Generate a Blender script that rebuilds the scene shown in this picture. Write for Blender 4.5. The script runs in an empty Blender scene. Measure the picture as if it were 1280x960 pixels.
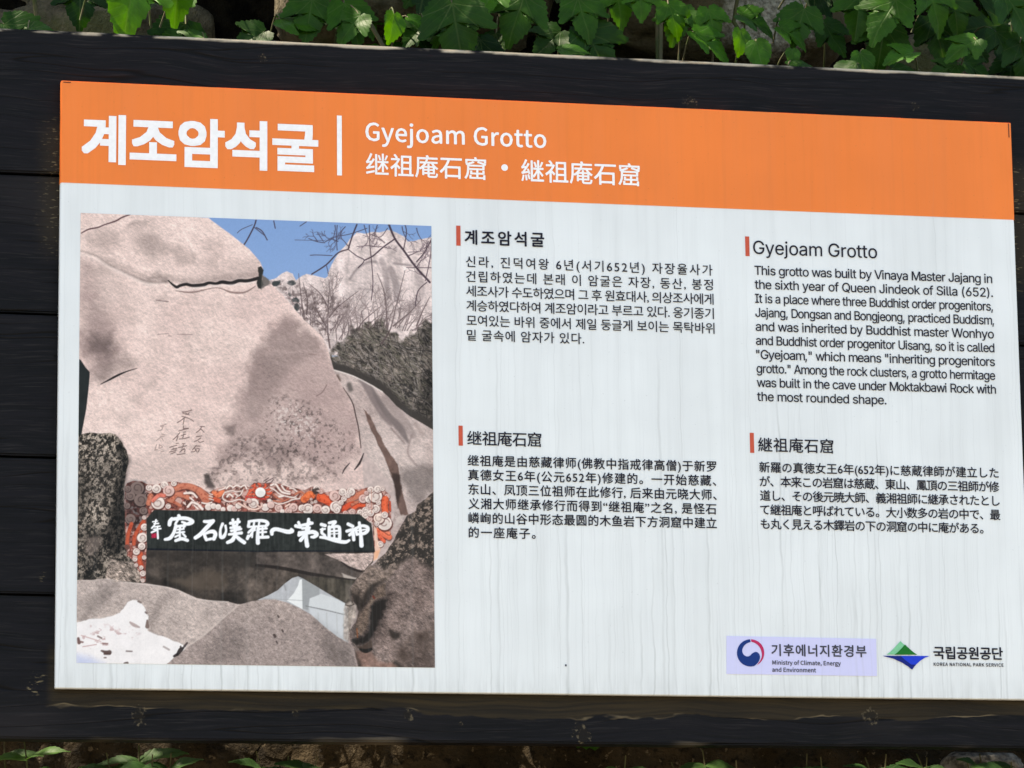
import bpy, bmesh, math, os, random
import numpy as np
from mathutils import Vector, Matrix, noise as mnoise
from mathutils.geometry import delaunay_2d_cdt

S = bpy.context.scene
C = S.collection
RAD = math.radians
Z0 = 0.95                       # height of the lower edge of the printed sheet above the ground at the wall
W, HH = 1.2, 0.7323             # printed sheet, metres

# ------------------------------------------------------------------ camera
cam_d = bpy.data.cameras.new('camera')
cam = bpy.data.objects.new('camera', cam_d)
C.objects.link(cam)
cam_d.sensor_width = 36.0
cam_d.lens = 135.576
cam_d.clip_start = 0.05
cam_d.clip_end = 500.0
RW = Matrix(((0.9775529453, -0.0283602409, -0.2087724500),
             (-0.2103544036, -0.1872741528, -0.9595204097),
             (-0.0118854537, 0.9818982068, -0.1890361012)))
CAM = Vector((-0.42825837, -4.49425753, -0.50843972 + Z0))
cam.matrix_world = Matrix.Translation(CAM) @ RW.to_4x4()
S.camera = cam

# ------------------------------------------------------------------ light
SUN_DIR = Vector((-0.36, 0.07, 0.92)).normalized()     # towards the sun: very high, a little behind the board
world = bpy.data.worlds.new('World')
S.world = world
world.use_nodes = True
wn = world.node_tree
sky = wn.nodes.new('ShaderNodeTexSky')
sky.sky_type = 'NISHITA'
sky.sun_disc = False
sky.sun_elevation = math.asin(SUN_DIR.z)
sky.sun_rotation = math.atan2(SUN_DIR.x, SUN_DIR.y)
bg = wn.nodes['Background']
bg.inputs['Strength'].default_value = 0.15
wn.links.new(sky.outputs['Color'], bg.inputs['Color'])
sun_d = bpy.data.lights.new('sun', 'SUN')
sun_d.energy = 4.5
sun_d.angle = RAD(0.5)
sun_d.color = (1.0, 0.95, 0.87)
sun = bpy.data.objects.new('sun', sun_d)
C.objects.link(sun)
sun.rotation_euler = SUN_DIR.to_track_quat('Z', 'Y').to_euler()
S.view_settings.view_transform = 'Standard'
S.view_settings.look = 'None'
S.view_settings.gamma = 1.0
S.view_settings.use_curve_mapping = False
S.view_settings.exposure = 1.52
S.view_settings.use_white_balance = True       # the phone balances for open shade
S.view_settings.white_balance_temperature = 7800
S.view_settings.white_balance_tint = 10

# ------------------------------------------------------------------ helpers
def tag(o, label=None, cat=None, group=None, kind=None):
    if label: o['label'] = label
    if cat: o['category'] = cat
    if group: o['group'] = group
    if kind: o['kind'] = kind
    return o

def empty(name, loc, label=None, cat=None, group=None):
    o = bpy.data.objects.new(name, None)
    C.objects.link(o)
    o.location = loc
    o.empty_display_size = 0.1
    return tag(o, label, cat, group)

def link(name, me, mat, parent=None):
    o = bpy.data.objects.new(name, me)
    C.objects.link(o)
    if mat is not None: me.materials.append(mat)
    if parent is not None: o.parent = parent
    return o

def from_bm(name, bm, mat, parent=None, smooth=False):
    me = bpy.data.meshes.new(name)
    bm.to_mesh(me); bm.free()
    if smooth:
        me.polygons.foreach_set('use_smooth', [True]*len(me.polygons))
    return link(name, me, mat, parent)

def from_py(name, verts, faces, mat, parent=None, smooth=False):
    me = bpy.data.meshes.new(name)
    me.from_pydata(verts, [], faces)
    me.update()
    if smooth:
        me.polygons.foreach_set('use_smooth', [True]*len(me.polygons))
    return link(name, me, mat, parent)

def srgb(r, g, b):
    def f(c):
        c /= 255.0
        return c/12.92 if c <= 0.04045 else ((c+0.055)/1.055)**2.4
    return (f(r), f(g), f(b), 1.0)

class NT:
    """small wrapper for writing node trees"""
    def __init__(self, name):
        self.m = bpy.data.materials.new(name)
        self.m.use_nodes = True
        self.t = self.m.node_tree
        self.b = self.t.nodes['Principled BSDF']
    def n(self, typ, **kw):
        nd = self.t.nodes.new(typ)
        for k, v in kw.items(): setattr(nd, k, v)
        return nd
    def set(self, sock, v):
        if isinstance(v, bpy.types.NodeSocket): self.t.links.new(v, sock)
        elif v is not None: sock.default_value = v
    def math(self, op, a, b=None, c=None, clamp=False):
        nd = self.n('ShaderNodeMath', operation=op, use_clamp=clamp)
        self.set(nd.inputs[0], a); self.set(nd.inputs[1], b); self.set(nd.inputs[2], c)
        return nd.outputs[0]
    def ss(self, v, lo, hi, a=0.0, b=1.0):
        nd = self.n('ShaderNodeMapRange', interpolation_type='SMOOTHSTEP')
        self.set(nd.inputs['Value'], v)
        nd.inputs['From Min'].default_value = lo; nd.inputs['From Max'].default_value = hi
        nd.inputs['To Min'].default_value = a; nd.inputs['To Max'].default_value = b
        return nd.outputs['Result']
    def mix(self, f, a, b):
        nd = self.n('ShaderNodeMix', data_type='RGBA')
        self.set(nd.inputs['Factor'], f); self.set(nd.inputs['A'], a) if False else None
        self.set(nd.inputs[6], a); self.set(nd.inputs[7], b)
        return nd.outputs[2]
    def noise(self, vec, scale, detail=4.0, rough=0.55, w=None):
        nd = self.n('ShaderNodeTexNoise')
        self.set(nd.inputs['Vector'], vec)
        nd.inputs['Scale'].default_value = scale
        nd.inputs['Detail'].default_value = detail
        nd.inputs['Roughness'].default_value = rough
        return nd.outputs['Fac']
    def mapping(self, vec, scale=(1,1,1), loc=(0,0,0)):
        nd = self.n('ShaderNodeMapping')
        self.set(nd.inputs['Vector'], vec)
        nd.inputs['Scale'].default_value = scale
        nd.inputs['Location'].default_value = loc
        return nd.outputs[0]
    def obj(self):
        return self.n('ShaderNodeTexCoord').outputs['Object']
    def xyz(self, vec):
        nd = self.n('ShaderNodeSeparateXYZ'); self.set(nd.inputs[0], vec)
        return nd.outputs
    def bump(self, h, strength, dist):
        nd = self.n('ShaderNodeBump')
        nd.inputs['Strength'].default_value = strength
        nd.inputs['Distance'].default_value = dist
        self.set(nd.inputs['Height'], h)
        self.t.links.new(nd.outputs[0], self.b.inputs['Normal'])
    def base(self, col, rough=0.6, spec=0.5):
        self.set(self.b.inputs['Base Color'], col)
        self.set(self.b.inputs['Roughness'], rough)
        self.set(self.b.inputs['Specular IOR Level'], spec)

# survey of the sheet: marks measured on the photograph, rectified to metres on the flat sheet
_P = np.array([(77, 101), (1263, 154), (1290, 874.5), (69, 860)], float)
_Q = np.array([(0, HH), (W, HH), (W, 0), (0, 0)], float)
_A = []
for (x, y), (u, v) in zip(_P, _Q):
    _A.append([x, y, 1, 0, 0, 0, -x*u, -y*u, -u]); _A.append([0, 0, 0, x, y, 1, -x*v, -y*v, -v])
_H = np.linalg.svd(np.array(_A))[2][-1].reshape(3, 3)
def sheet(x, y):
    q = _H @ np.array((x, y, 1.0))
    return q[0]/q[2], q[1]/q[2]
def sheet_arr(pts):
    p = np.asarray(pts, float).reshape(-1, 2)
    q = np.c_[p, np.ones(len(p))] @ _H.T
    return q[:, :2]/q[:, 2:]
def at(x, y, Y):
    """the world point on the upright plane y = Y that a mark in the photograph belongs to"""
    F = cam_d.lens/36.0*1280
    d = RW @ Vector(((x-640)/F, -(y-480)/F, -1.0))
    k = (Y-CAM.y)/d.y
    return CAM + d*k

# ------------------------------------------------------------------ materials of the board
def mat_wood():
    t = NT('black_stained_wood')
    o = t.obj(); X, Y, Z = t.xyz(o)
    wob = t.noise(o, 3.0, 2.0)
    o2 = t.n('ShaderNodeVectorMath', operation='ADD')
    t.set(o2.inputs[0], o)
    cmb = t.n('ShaderNodeCombineXYZ'); t.set(cmb.inputs[2], t.math('MULTIPLY', wob, 0.05))
    t.set(o2.inputs[1], cmb.outputs[0])
    g = o2.outputs[0]
    grain = t.noise(t.mapping(g, (3.0, 3.0, 90.0)), 1.6, 6.0, 0.65)
    fine = t.noise(t.mapping(g, (14.0, 14.0, 420.0)), 1.5, 3.0, 0.6)
    big = t.noise(t.mapping(o, (3.0, 3.0, 5.0)), 1.2, 3.0, 0.5)
    col = t.mix(t.ss(grain, 0.3, 0.75), (0.0012, 0.0013, 0.0020, 1), (0.0082, 0.0080, 0.0105, 1))
    col = t.mix(t.ss(big, 0.50, 0.72, 0.0, 0.7), col, (0.017, 0.0145, 0.0150, 1))
    col = t.mix(t.ss(fine, 0.52, 0.75, 0.0, 0.6), col, (0.024, 0.0215, 0.0215, 1))
    # long drying cracks along the grain
    cr = t.noise(t.mapping(g, (1.1, 1.0, 26.0), (0.3, 0, 0.7)), 1.5, 1.5, 0.4)
    ck = t.ss(t.math('ABSOLUTE', t.math('SUBTRACT', cr, 0.515)), 0.0, 0.012, 1.0, 0.0)
    ck = t.math('MULTIPLY', ck, t.ss(t.noise(t.mapping(o, (3.0, 1, 9.0)), 1.3, 1.0), 0.40, 0.50))
    col = t.mix(ck, col, (0.0012, 0.0012, 0.0015, 1))
    # stain washed off under the drip edge of the sheet
    dz = t.math('MULTIPLY', Z, -1.0)
    wv = t.noise(t.mapping(o, (5.0, 1, 14.0), (1.7, 0, 0)), 1.2, 4.0, 0.6)
    lim = t.math('ADD', t.math('MULTIPLY', wv, 0.046), -0.0005)
    wear = t.ss(t.math('SUBTRACT', lim, dz), -0.0008, 0.0015)
    wear = t.math('MULTIPLY', wear, t.ss(X, -0.012, 0.0, 0, 1))
    wear = t.math('MULTIPLY', wear, t.ss(dz, -0.06, -0.04, 0, 1))
    edge = t.math('MULTIPLY', t.ss(t.math('ABSOLUTE', t.math('SUBTRACT', t.math('SUBTRACT', lim, dz), 0.0006)), 0.0, 0.0016, 1, 0),
                  t.ss(t.noise(t.mapping(o, (7, 1, 30), (4, 0, 0)), 1.4, 3.0), 0.5, 0.64))
    edge = t.math('MULTIPLY', edge, t.math('MULTIPLY', t.ss(X, -0.012, 0.0), t.ss(dz, 0.0, 0.004)))
    brown = t.mix(t.ss(grain, 0.35, 0.7), (0.014, 0.0105, 0.0065, 1), (0.040, 0.029, 0.015, 1))
    col = t.mix(t.math('MULTIPLY', wear, 0.9), col, brown)
    col = t.mix(t.math('MULTIPLY', edge, 0.7), col, (0.19, 0.145, 0.085, 1))
    # bare wood showing through beside the sheet, as short dashes across the grain
    dash = t.noise(t.mapping(o, (60.0, 1, 330.0)), 1.4, 2.0, 0.6)
    zone = t.math('MULTIPLY', t.ss(X, -0.034, -0.004), t.ss(Z, 0.50, 0.56))
    zone = t.math('MULTIPLY', zone, t.ss(Z, 0.70, 0.66))
    col = t.mix(t.math('MULTIPLY', zone, 0.6), col, (0.034, 0.025, 0.014, 1))
    dz2 = t.math('MULTIPLY', zone, t.ss(dash, 0.60, 0.68))
    spots = t.ss(t.noise(t.mapping(o, (9, 1, 6), (2.2, 0, 0.3)), 1.6, 2.0), 0.66, 0.72)
    dz2 = t.math('MAXIMUM', dz2, t.math('MULTIPLY', t.math('MULTIPLY', spots, t.ss(X, 0.02, -0.02)), t.ss(dash, 0.56, 0.64)))
    col = t.mix(t.math('MULTIPLY', dz2, 0.8), col, (0.20, 0.16, 0.09, 1))
    # worn arrises; the top one is paled further to paint in sunlight
    top = t.math('ADD', Z, t.math('MULTIPLY', t.noise(t.mapping(o, (12, 1, 1)), 1.5, 4.0), 0.006))
    arr = t.math('MULTIPLY', t.ss(top, TOPZ-0.0022, TOPZ+0.0008), t.ss(t.noise(t.mapping(o, (9, 30, 1)), 1.5, 4.0), 0.36, 0.5))
    col = t.mix(t.math('MULTIPLY', arr, 0.9), col, (0.55, 0.48, 0.37, 1))
    bot = t.math('MULTIPLY', t.ss(t.math('ADD', Z, t.math('MULTIPLY', t.noise(t.mapping(o, (8, 1, 20)), 1.3, 3.0), -0.016)), BOTZ-0.0035, BOTZ-0.006),
                 t.ss(t.noise(t.mapping(o, (3.0, 1, 3), (5.3, 0, 0)), 1.3, 2.0), 0.60, 0.68))
    col = t.mix(t.math('MULTIPLY', bot, 0.75), col, (0.13, 0.105, 0.075, 1))
    # knots
    kn_h = None
    for kx, ky, r in ((175, 893, .0105), (372, 891, .005), (513, 893, .008), (730, 916, .013), (1093, 893, .011), (867, 127, .011), (579, 903, .003),
                      (330, 70, .006), (1148, 130, .006)):
        p = sheet(kx, ky)
        dx = t.math('SUBTRACT', X, p[0]); dzk = t.math('SUBTRACT', Z, p[1])
        dd = t.math('SQRT', t.math('ADD', t.math('MULTIPLY', dx, dx), t.math('MULTIPLY', dzk, dzk)))
        dd = t.math('ADD', dd, t.math('MULTIPLY', t.math('SUBTRACT', t.noise(o, 85.0, 4.0), 0.5), r*2.2))
        ring = t.math('MULTIPLY', t.ss(dd, r*0.35, r*0.75), t.ss(dd, r*1.05, r*0.8))
        spk = t.ss(t.noise(o, 260.0, 4.0), 0.50, 0.66)
        inner = t.ss(dd, r*0.95, r*0.5)
        col = t.mix(t.math('MULTIPLY', inner, 0.7), col, (0.010, 0.008, 0.006, 1))
        col = t.mix(t.math('MULTIPLY', t.math('MULTIPLY', ring, spk), 0.85), col, (0.12, 0.098, 0.062, 1))
    h = t.math('ADD', t.math('MULTIPLY', grain, 0.7), t.math('MULTIPLY', fine, 0.3))
    h = t.math('SUBTRACT', h, t.math('MULTIPLY', ck, 1.2))
    t.bump(h, 0.35, 0.002)
    t.base(col, t.ss(grain, 0.3, 0.8, 0.5, 0.75), 0.13)
    return t.m

def streak_mask(t, o, ncol, seed, top, width, amp):
    """rain streaks: each column of the sheet gets its own start height, width and strength"""
    X, Y, Z = t.xyz(o)
    wob = t.noise(t.mapping(o, (9.0, 0.0, 13.0), (seed, 0, seed)), 1.4, 3.0, 0.5)
    xx = t.math('ADD', X, t.math('MULTIPLY', t.math('SUBTRACT', wob, 0.5), 0.010))
    c = t.math('MULTIPLY', xx, ncol)
    cid = t.math('FLOOR', c); fr = t.math('SUBTRACT', c, cid)
    def rnd(k):
        w = t.n('ShaderNodeTexWhiteNoise', noise_dimensions='1D')
        t.set(w.inputs['W'], t.math('ADD', cid, k+seed*13.0))
        return w.outputs['Value']
    cen = t.math('MULTIPLY_ADD', rnd(0.37), 0.6, 0.2)
    d = t.math('DIVIDE', t.math('ABSOLUTE', t.math('SUBTRACT', fr, cen)), t.math('MULTIPLY_ADD', rnd(7.1), width*0.8, width*0.5))
    prof = t.ss(d, 0.15, 1.0, 1.0, 0.0)
    start = t.math('MULTIPLY_ADD', rnd(3.3), top[1]-top[0], top[0])
    ln = t.math('DIVIDE', t.math('SUBTRACT', start, Z), 0.16)
    vert = t.ss(ln, 0.0, 1.0)
    st = t.math('MULTIPLY', t.math('POWER', rnd(5.9), 2.2), amp*1.3)
    br = t.noise(t.mapping(o, (30.0, 0.0, 6.0), (seed*3, 0, 0)), 1.5, 3.0, 0.6)
    st = t.math('MULTIPLY', st, t.ss(br, 0.25, 0.62, 0.25, 1.0))
    return t.math('MULTIPLY', t.math('MULTIPLY', prof, vert), st)

def dirt(t, o, col, k=1.0):
    a = streak_mask(t, o, 50.0, 1.0, (0.14, 0.62), 0.12, 0.28*k)
    b = streak_mask(t, o, 110.0, 4.0, (0.02, 0.60), 0.15, 0.17*k)
    c = streak_mask(t, o, 240.0, 9.0, (0.15, 0.80), 0.22, 0.13*k)
    d = streak_mask(t, o, 78.0, 6.0, (0.06, 0.36), 0.13, 0.33*k)
    m = t.math('ADD', t.math('ADD', a, b), t.math('ADD', c, d), clamp=True)
    X, Y, Z = t.xyz(o)
    grime = t.math('MULTIPLY', t.ss(Z, 0.035, 0.0, 0.0, 0.25*k), t.ss(t.noise(t.mapping(o, (60, 0, 10)), 1.5, 4.0), 0.3, 0.7))
    film = t.math('MULTIPLY', t.ss(t.noise(t.mapping(o, (26, 0, 1.6)), 1.5, 4.0), 0.35, 0.75), 0.10*k)
    m = t.math('ADD', m, t.math('ADD', grime, film), clamp=True)
    return t.mix(m, col, (0.36, 0.375, 0.365, 1))

def mat_sheet(name, col, k=1.0, rough=0.38, spec=0.4):
    t = NT(name)
    o = t.obj()
    n = t.noise(o, 7.0, 3.0)
    dark = tuple(c*0.93 for c in col[:3])+(1,)
    c = t.mix(t.ss(n, 0.30, 0.70), dark, col)
    c = t.mix(t.ss(t.noise(t.mapping(o, (70.0, 0.0, 3.0)), 1.5, 4.0, 0.6), 0.45, 0.75, 0.0, 0.35), c, tuple(v*0.82 for v in col[:3])+(1,))
    c = t.mix(t.ss(t.noise(o, 260.0, 2.0), 0.68, 0.74, 0.0, 0.30), c, tuple(v*0.6 for v in col[:3])+(1,))
    c = dirt(t, o, c, k)
    t.base(c, rough, spec)
    return t.m

def mat_ink(name, col, rough=0.45):
    t = NT(name)
    o = t.obj()
    n = t.noise(o, 160.0, 3.0)
    c = t.mix(t.ss(n, 0.3, 0.7), tuple(v*0.96 for v in col[:3])+(1,), tuple(min(1, v*1.03) for v in col[:3])+(1,))
    t.base(c, rough, 0.14)
    return t.m

# ------------------------------------------------------------------ the information board
random.seed(4)
BX0, BX1 = -0.135, 1.335
top_l = sheet(0, 43); bot_l = sheet(0, 921)
TOPZ, BOTZ = 0.7985, -0.0580
board = empty('information_board', (0, 0, Z0),
              'black stained plank board carrying a white and orange printed sheet about a grotto', 'sign')
WOOD = mat_wood()
seam = [sheet(20, yy)[1] for yy in (213, 388, 568, 741)]
zs = [TOPZ] + seam + [BOTZ]
FRONT = 0.013                   # planks lie behind the face of the sheet

def plank(z1, z0, dy):
    bm = bmesh.new()
    nx = 60
    # long box whose arrises wander a little
    bmesh.ops.create_cube(bm, size=1.0)
    for v in bm.verts:
        v.co = Vector((BX0 if v.co.x < 0 else BX1, (FRONT+dy) if v.co.y < 0 else 0.052, z0 if v.co.z < 0 else z1))
    le = [e for e in bm.edges if abs(e.verts[0].co.x-e.verts[1].co.x) > 1]
    bmesh.ops.subdivide_edges(bm, edges=le, cuts=nx, use_grid_fill=True)
    ed = [e for e in bm.edges if e.calc_face_angle(0) > 1.2]
    bmesh.ops.bevel(bm, geom=ed, offset=0.0022, segments=2, affect='EDGES')
    for v in bm.verts:
        k = mnoise.noise(Vector((v.co.x*14, z1*31, 0.0)))*0.0006 + mnoise.noise(Vector((v.co.x*60, z1*31, 3.0)))*0.0003
        v.co.z += k
        v.co.y += mnoise.noise(Vector((v.co.x*5, v.co.z*20, 7.0)))*0.0006
    return from_bm('plank', bm, WOOD, board)
for i in range(5):
    plank(zs[i]-(0.0016 if i else 0), zs[i+1]+(0.0016 if i < 4 else 0), (0.0, 0.0022, 0.0008, 0.0016, 0.0)[i])
for x0, x1 in ((BX0-0.096, BX0-0.002), (BX1+0.002, BX1+0.096)):
    bm = bmesh.new()
    bmesh.ops.create_cube(bm, size=1.0)
    for v in bm.verts:
        v.co = Vector((x0 if v.co.x < 0 else x1, 0.0 if v.co.y < 0 else 0.094, -Z0-0.25 if v.co.z < 0 else TOPZ+0.06))
    bmesh.ops.bevel(bm, geom=bm.edges[:], offset=0.004, segments=2, affect='EDGES')
    from_bm('post', bm, WOOD, board)
for x0 in (0.12, 0.98):         # battens that tie the planks together behind
    bm = bmesh.new()
    bmesh.ops.create_cube(bm, size=1.0)
    for v in bm.verts:
        v.co = Vector((x0 if v.co.x < 0 else x0+0.07, 0.0525 if v.co.y < 0 else 0.085, BOTZ+0.03 if v.co.z < 0 else TOPZ-0.03))
    from_bm('batten', bm, WOOD, board)
bm = bmesh.new()                 # rail from post to post that the battens hang on
bmesh.ops.create_cube(bm, size=1.0)
for v in bm.verts:
    v.co = Vector((BX0-0.05 if v.co.x < 0 else BX1+0.05, 0.0855 if v.co.y < 0 else 0.120, 0.30 if v.co.z < 0 else 0.39))
from_bm('rail', bm, WOOD, board)

# --- printed sheet: white plate, orange band, print
ORANGE = (0.94, 0.225, 0.042, 1)
WHITE = (0.80, 0.83, 0.83, 1)
M_white = mat_sheet('printed_white_plate', WHITE)
M_orange = mat_sheet('printed_orange_band', ORANGE, 0.22, 0.4, 0.22)
M_ink = mat_ink('dark_print', (0.012, 0.011, 0.022, 1))
M_grey = mat_ink('grey_print', (0.055, 0.055, 0.075, 1))
M_letter = mat_ink('white_print', (0.93, 0.92, 0.92, 1))
M_bar = mat_ink('rust_red_print', srgb(202, 88, 66))

def box(name, x0, x1, y0, y1, z0, z1, mat, parent, bev=0.0):
    bm = bmesh.new()
    bmesh.ops.create_cube(bm, size=1.0)
    for v in bm.verts:
        v.co = Vector((x0 if v.co.x < 0 else x1, y0 if v.co.y < 0 else y1, z0 if v.co.z < 0 else z1))
    if bev: bmesh.ops.bevel(bm, geom=bm.edges[:], offset=bev, segments=2, affect='EDGES')
    return from_bm(name, bm, mat, parent)

plate = box('plate', 0, W, 0.0, 0.0125, 0, HH, M_white, board, 0.0009)
band_z = sheet(75, 231)[1]
band_z2 = sheet(1267, 273)[1]
bz = 0.5*(band_z+band_z2)
L1, L2, L3 = -0.0004, -0.0008, -0.0012
# the orange film wraps round the top and the sides of the plate
box('title_band', -0.0004, W+0.0004, L1, 0.0122, bz, HH+0.0004, M_orange, plate, 0.0006)

def flat(name, polys, y, mat, parent):
    """flat printed shapes: outlines in sheet metres, laid at depth y, facing the viewer"""
    bm = bmesh.new()
    for p in polys:
        vs = [bm.verts.new((q[0], y, q[1])) for q in p]
        f = bm.faces.new(vs)
        f.normal_update()
        if f.normal.y > 0: f.normal_flip()
    bmesh.ops.triangulate(bm, faces=bm.faces[:])
    return from_bm(name, bm, mat, parent)

def rect_px(x0, y0, x1, y1):
    a = sheet(x0, y0); b = sheet(x0 + (x1-x0), y0); c = sheet(x0, y1)
    w = (x1-x0)/(1190.0)*W
    return [(a[0], c[1]), (a[0]+w, c[1]), (a[0]+w, a[1]), (a[0], a[1])]

# --- lettering
NOTO = INTER = None
try:
    NOTO = bpy.data.fonts.load(os.path.join(bpy.utils.system_resource('DATAFILES'), 'fonts', 'Noto Sans CJK Regular.woff2'))
    INTER = bpy.data.fonts.load(os.path.join(bpy.utils.system_resource('DATAFILES'), 'fonts', 'Inter.woff2'))
except Exception:
    pass

_glyph = {}
def glyph(ch, font):
    """one letter filled by winding number, so that strokes that overlap in the font stay whole"""
    if ch in _glyph: return _glyph[ch]
    def curve(body):
        cu = bpy.data.curves.new('lettering', 'FONT')
        cu.body = body; cu.size = 1.0; cu.font = font
        o = bpy.data.objects.new('lettering', cu); C.objects.link(o)
        dg = bpy.context.evaluated_depsgraph_get()
        r = []
        for sp in o.to_curve(dg).splines:
            bp = sp.bezier_points; n = len(bp); out = []
            for i in range(n):
                a, b = bp[i], bp[(i+1) % n]
                p0, p1, p2, p3 = (np.array(q[:2]) for q in (a.co, a.handle_right, b.handle_left, b.co))
                straight = abs(np.cross(p1-p0, p3-p0))+abs(np.cross(p2-p0, p3-p0)) < 1e-6
                for k in range(1 if straight else 4):
                    t = k/4
                    out.append((1-t)**3*p0+3*(1-t)**2*t*p1+3*(1-t)*t*t*p2+t**3*p3)
            r.append(np.array(out))
        o.to_curve_clear(); bpy.data.objects.remove(o); bpy.data.curves.remove(cu)
        return r
    mx = lambda r: max(c[:, 0].max() for c in r)
    adv = mx(curve('H'+ch+'H'))-mx(curve('HH'))
    cs = curve(ch) if ch != ' ' else []
    co, fc = np.zeros((0, 3)), []
    if cs:
        pts, ed = [], []
        for c in cs:
            b0 = len(pts); n = len(c)
            pts += [Vector(q) for q in c]; ed += [(b0+i, b0+(i+1) % n) for i in range(n)]
        v, _, f, *_r = delaunay_2d_cdt(pts, ed, [], 0, 1e-6)
        V2 = np.array([tuple(q) for q in v])
        for tri in f:
            m = V2[list(tri)].mean(0); wn_ = 0
            for c in cs:
                d = np.roll(c, -1, 0)
                s_ = (d[:, 0]-c[:, 0])*(m[1]-c[:, 1])-(m[0]-c[:, 0])*(d[:, 1]-c[:, 1])
                wn_ += int(((c[:, 1] <= m[1]) & (d[:, 1] > m[1]) & (s_ > 0)).sum())-int(((c[:, 1] > m[1]) & (d[:, 1] <= m[1]) & (s_ < 0)).sum())
            if wn_: fc.append(tuple(tri))
        co = np.c_[V2, np.zeros(len(V2))]
    _glyph[ch] = (co, fc, adv)
    return _glyph[ch]

def text_mesh(body, size, space, font):
    if font is not None and font == INTER:
        V, Fc, x = [], [], 0.0
        for ch in body:
            co, fc, adv = glyph(ch, font)
            b0 = len(V)
            V += [(x+c[0], c[1], 0.0) for c in co]; Fc += [tuple(i+b0 for i in f) for f in fc]
            x += adv*space
        return np.array(V)*size, Fc
    cu = bpy.data.curves.new('lettering', 'FONT')
    cu.body = body
    cu.size = size
    cu.space_character = space
    cu.resolution_u = 3
    if font is not None: cu.font = font
    o = bpy.data.objects.new('lettering', cu)
    C.objects.link(o)
    dg = bpy.context.evaluated_depsgraph_get()
    me = bpy.data.meshes.new_from_object(o.evaluated_get(dg))
    n = len(me.vertices)
    co = np.empty(n*3); me.vertices.foreach_get('co', co); co = co.reshape(-1, 3)
    fc = [tuple(p.vertices) for p in me.polygons]
    bpy.data.objects.remove(o); bpy.data.curves.remove(cu); bpy.data.meshes.remove(me)
    return co, fc

def lettering(name, ref, ink_px, lines, mat, parent, bold=0.0, font=None, y=L2, squeeze=None):
    """lines: (text, x0, x1, ink bottom at x0) as measured; every line is set level on the sheet and spaced to its measured width.
    bold: extra stroke weight in ink heights, made of passes printed a hair apart"""
    rc, _ = text_mesh(ref, 1.0, 1.0, font)
    rh = rc[:, 1].max()-rc[:, 1].min(); rb = rc[:, 1].min()
    V, Fc = [], []
    if bold > 0.032: passes = [(i/2, s) for i in range(-2, 3) for s in (-1, 1)]+[(s, i/2) for i in range(-1, 2) for s in (-1, 1)]+[(0, 0)]
    elif bold > 0: passes = [(1, 0.4), (-1, -0.4), (0.4, -1), (-0.4, 1)]
    else: passes = [(0, 0)]
    for body, x0, x1, yb in lines:
        u0, v0 = sheet(x0, yb)
        _, v1 = sheet(x0, yb-ink_px)
        u1, _ = sheet(x1, yb+(x1-x0)*0.019)
        bd = bold*(v1-v0)
        size = (v1-v0-2*bd)/rh
        w = u1-u0-2*bd
        a, _ = text_mesh(body, size, 1.0, font); b, _ = text_mesh(body, size, 1.2, font)
        wa, wb = np.ptp(a[:, 0]), np.ptp(b[:, 0])
        sp = 1.0+0.2*(w-wa)/max(wb-wa, 1e-9)
        sx = 1.0
        if squeeze:                       # keep the letter space in bounds and make up the rest with the set width
            s2 = min(max(sp, squeeze[0]), squeeze[1])
            if s2 != sp:
                c, _ = text_mesh(body, size, s2, font); sx = w/np.ptp(c[:, 0])
            sp = s2
        co, fc = text_mesh(body, size, sp, font)
        mx = co[:, 0].min()
        for k, (ox, oz) in enumerate(passes):
            base = len(V)
            for c in co: V.append((u0+bd+(c[0]-mx)*sx+ox*bd, y-0.00001*k, v0+bd+c[1]-rb*size+oz*bd))
            Fc += [tuple(i+base for i in f) for f in fc]
    me = bpy.data.meshes.new(name)
    me.from_pydata(V, [], Fc); me.update()
    return link(name, me, mat, parent)

lettering('title_lettering', '계', 62.5, [('계조암석굴', 101.7, 397.8, 204.4)], M_letter, plate, bold=0.0325, font=NOTO)
flat('title_divider', [rect_px(421, 144.5, 426.9, 219.3)], L2, M_letter, plate)
lettering('subtitle_lettering', 'G', 23.6, [('Gyejoam Grotto', 456.5, 682.9, 176.3)], M_letter, plate, bold=0.020, font=NOTO)
lettering('subtitle_lettering', '継', 27.6, [('继祖庵石窟', 457.2, 607.8, 218.6)], M_letter, plate, bold=0.012)
lettering('subtitle_lettering', '継', 27.6, [('継祖庵石窟', 651.4, 799.9, 226.4)], M_letter, plate, bold=0.012)
du, dv = sheet(630.6, 209.6)
flat('title_dot', [[(du+0.0042*math.cos(a*PI2), dv+0.0042*math.sin(a*PI2)) for a in [k/24 for k in range(24)]] for PI2 in (2*math.pi,)], L2, M_letter, plate)

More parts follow.
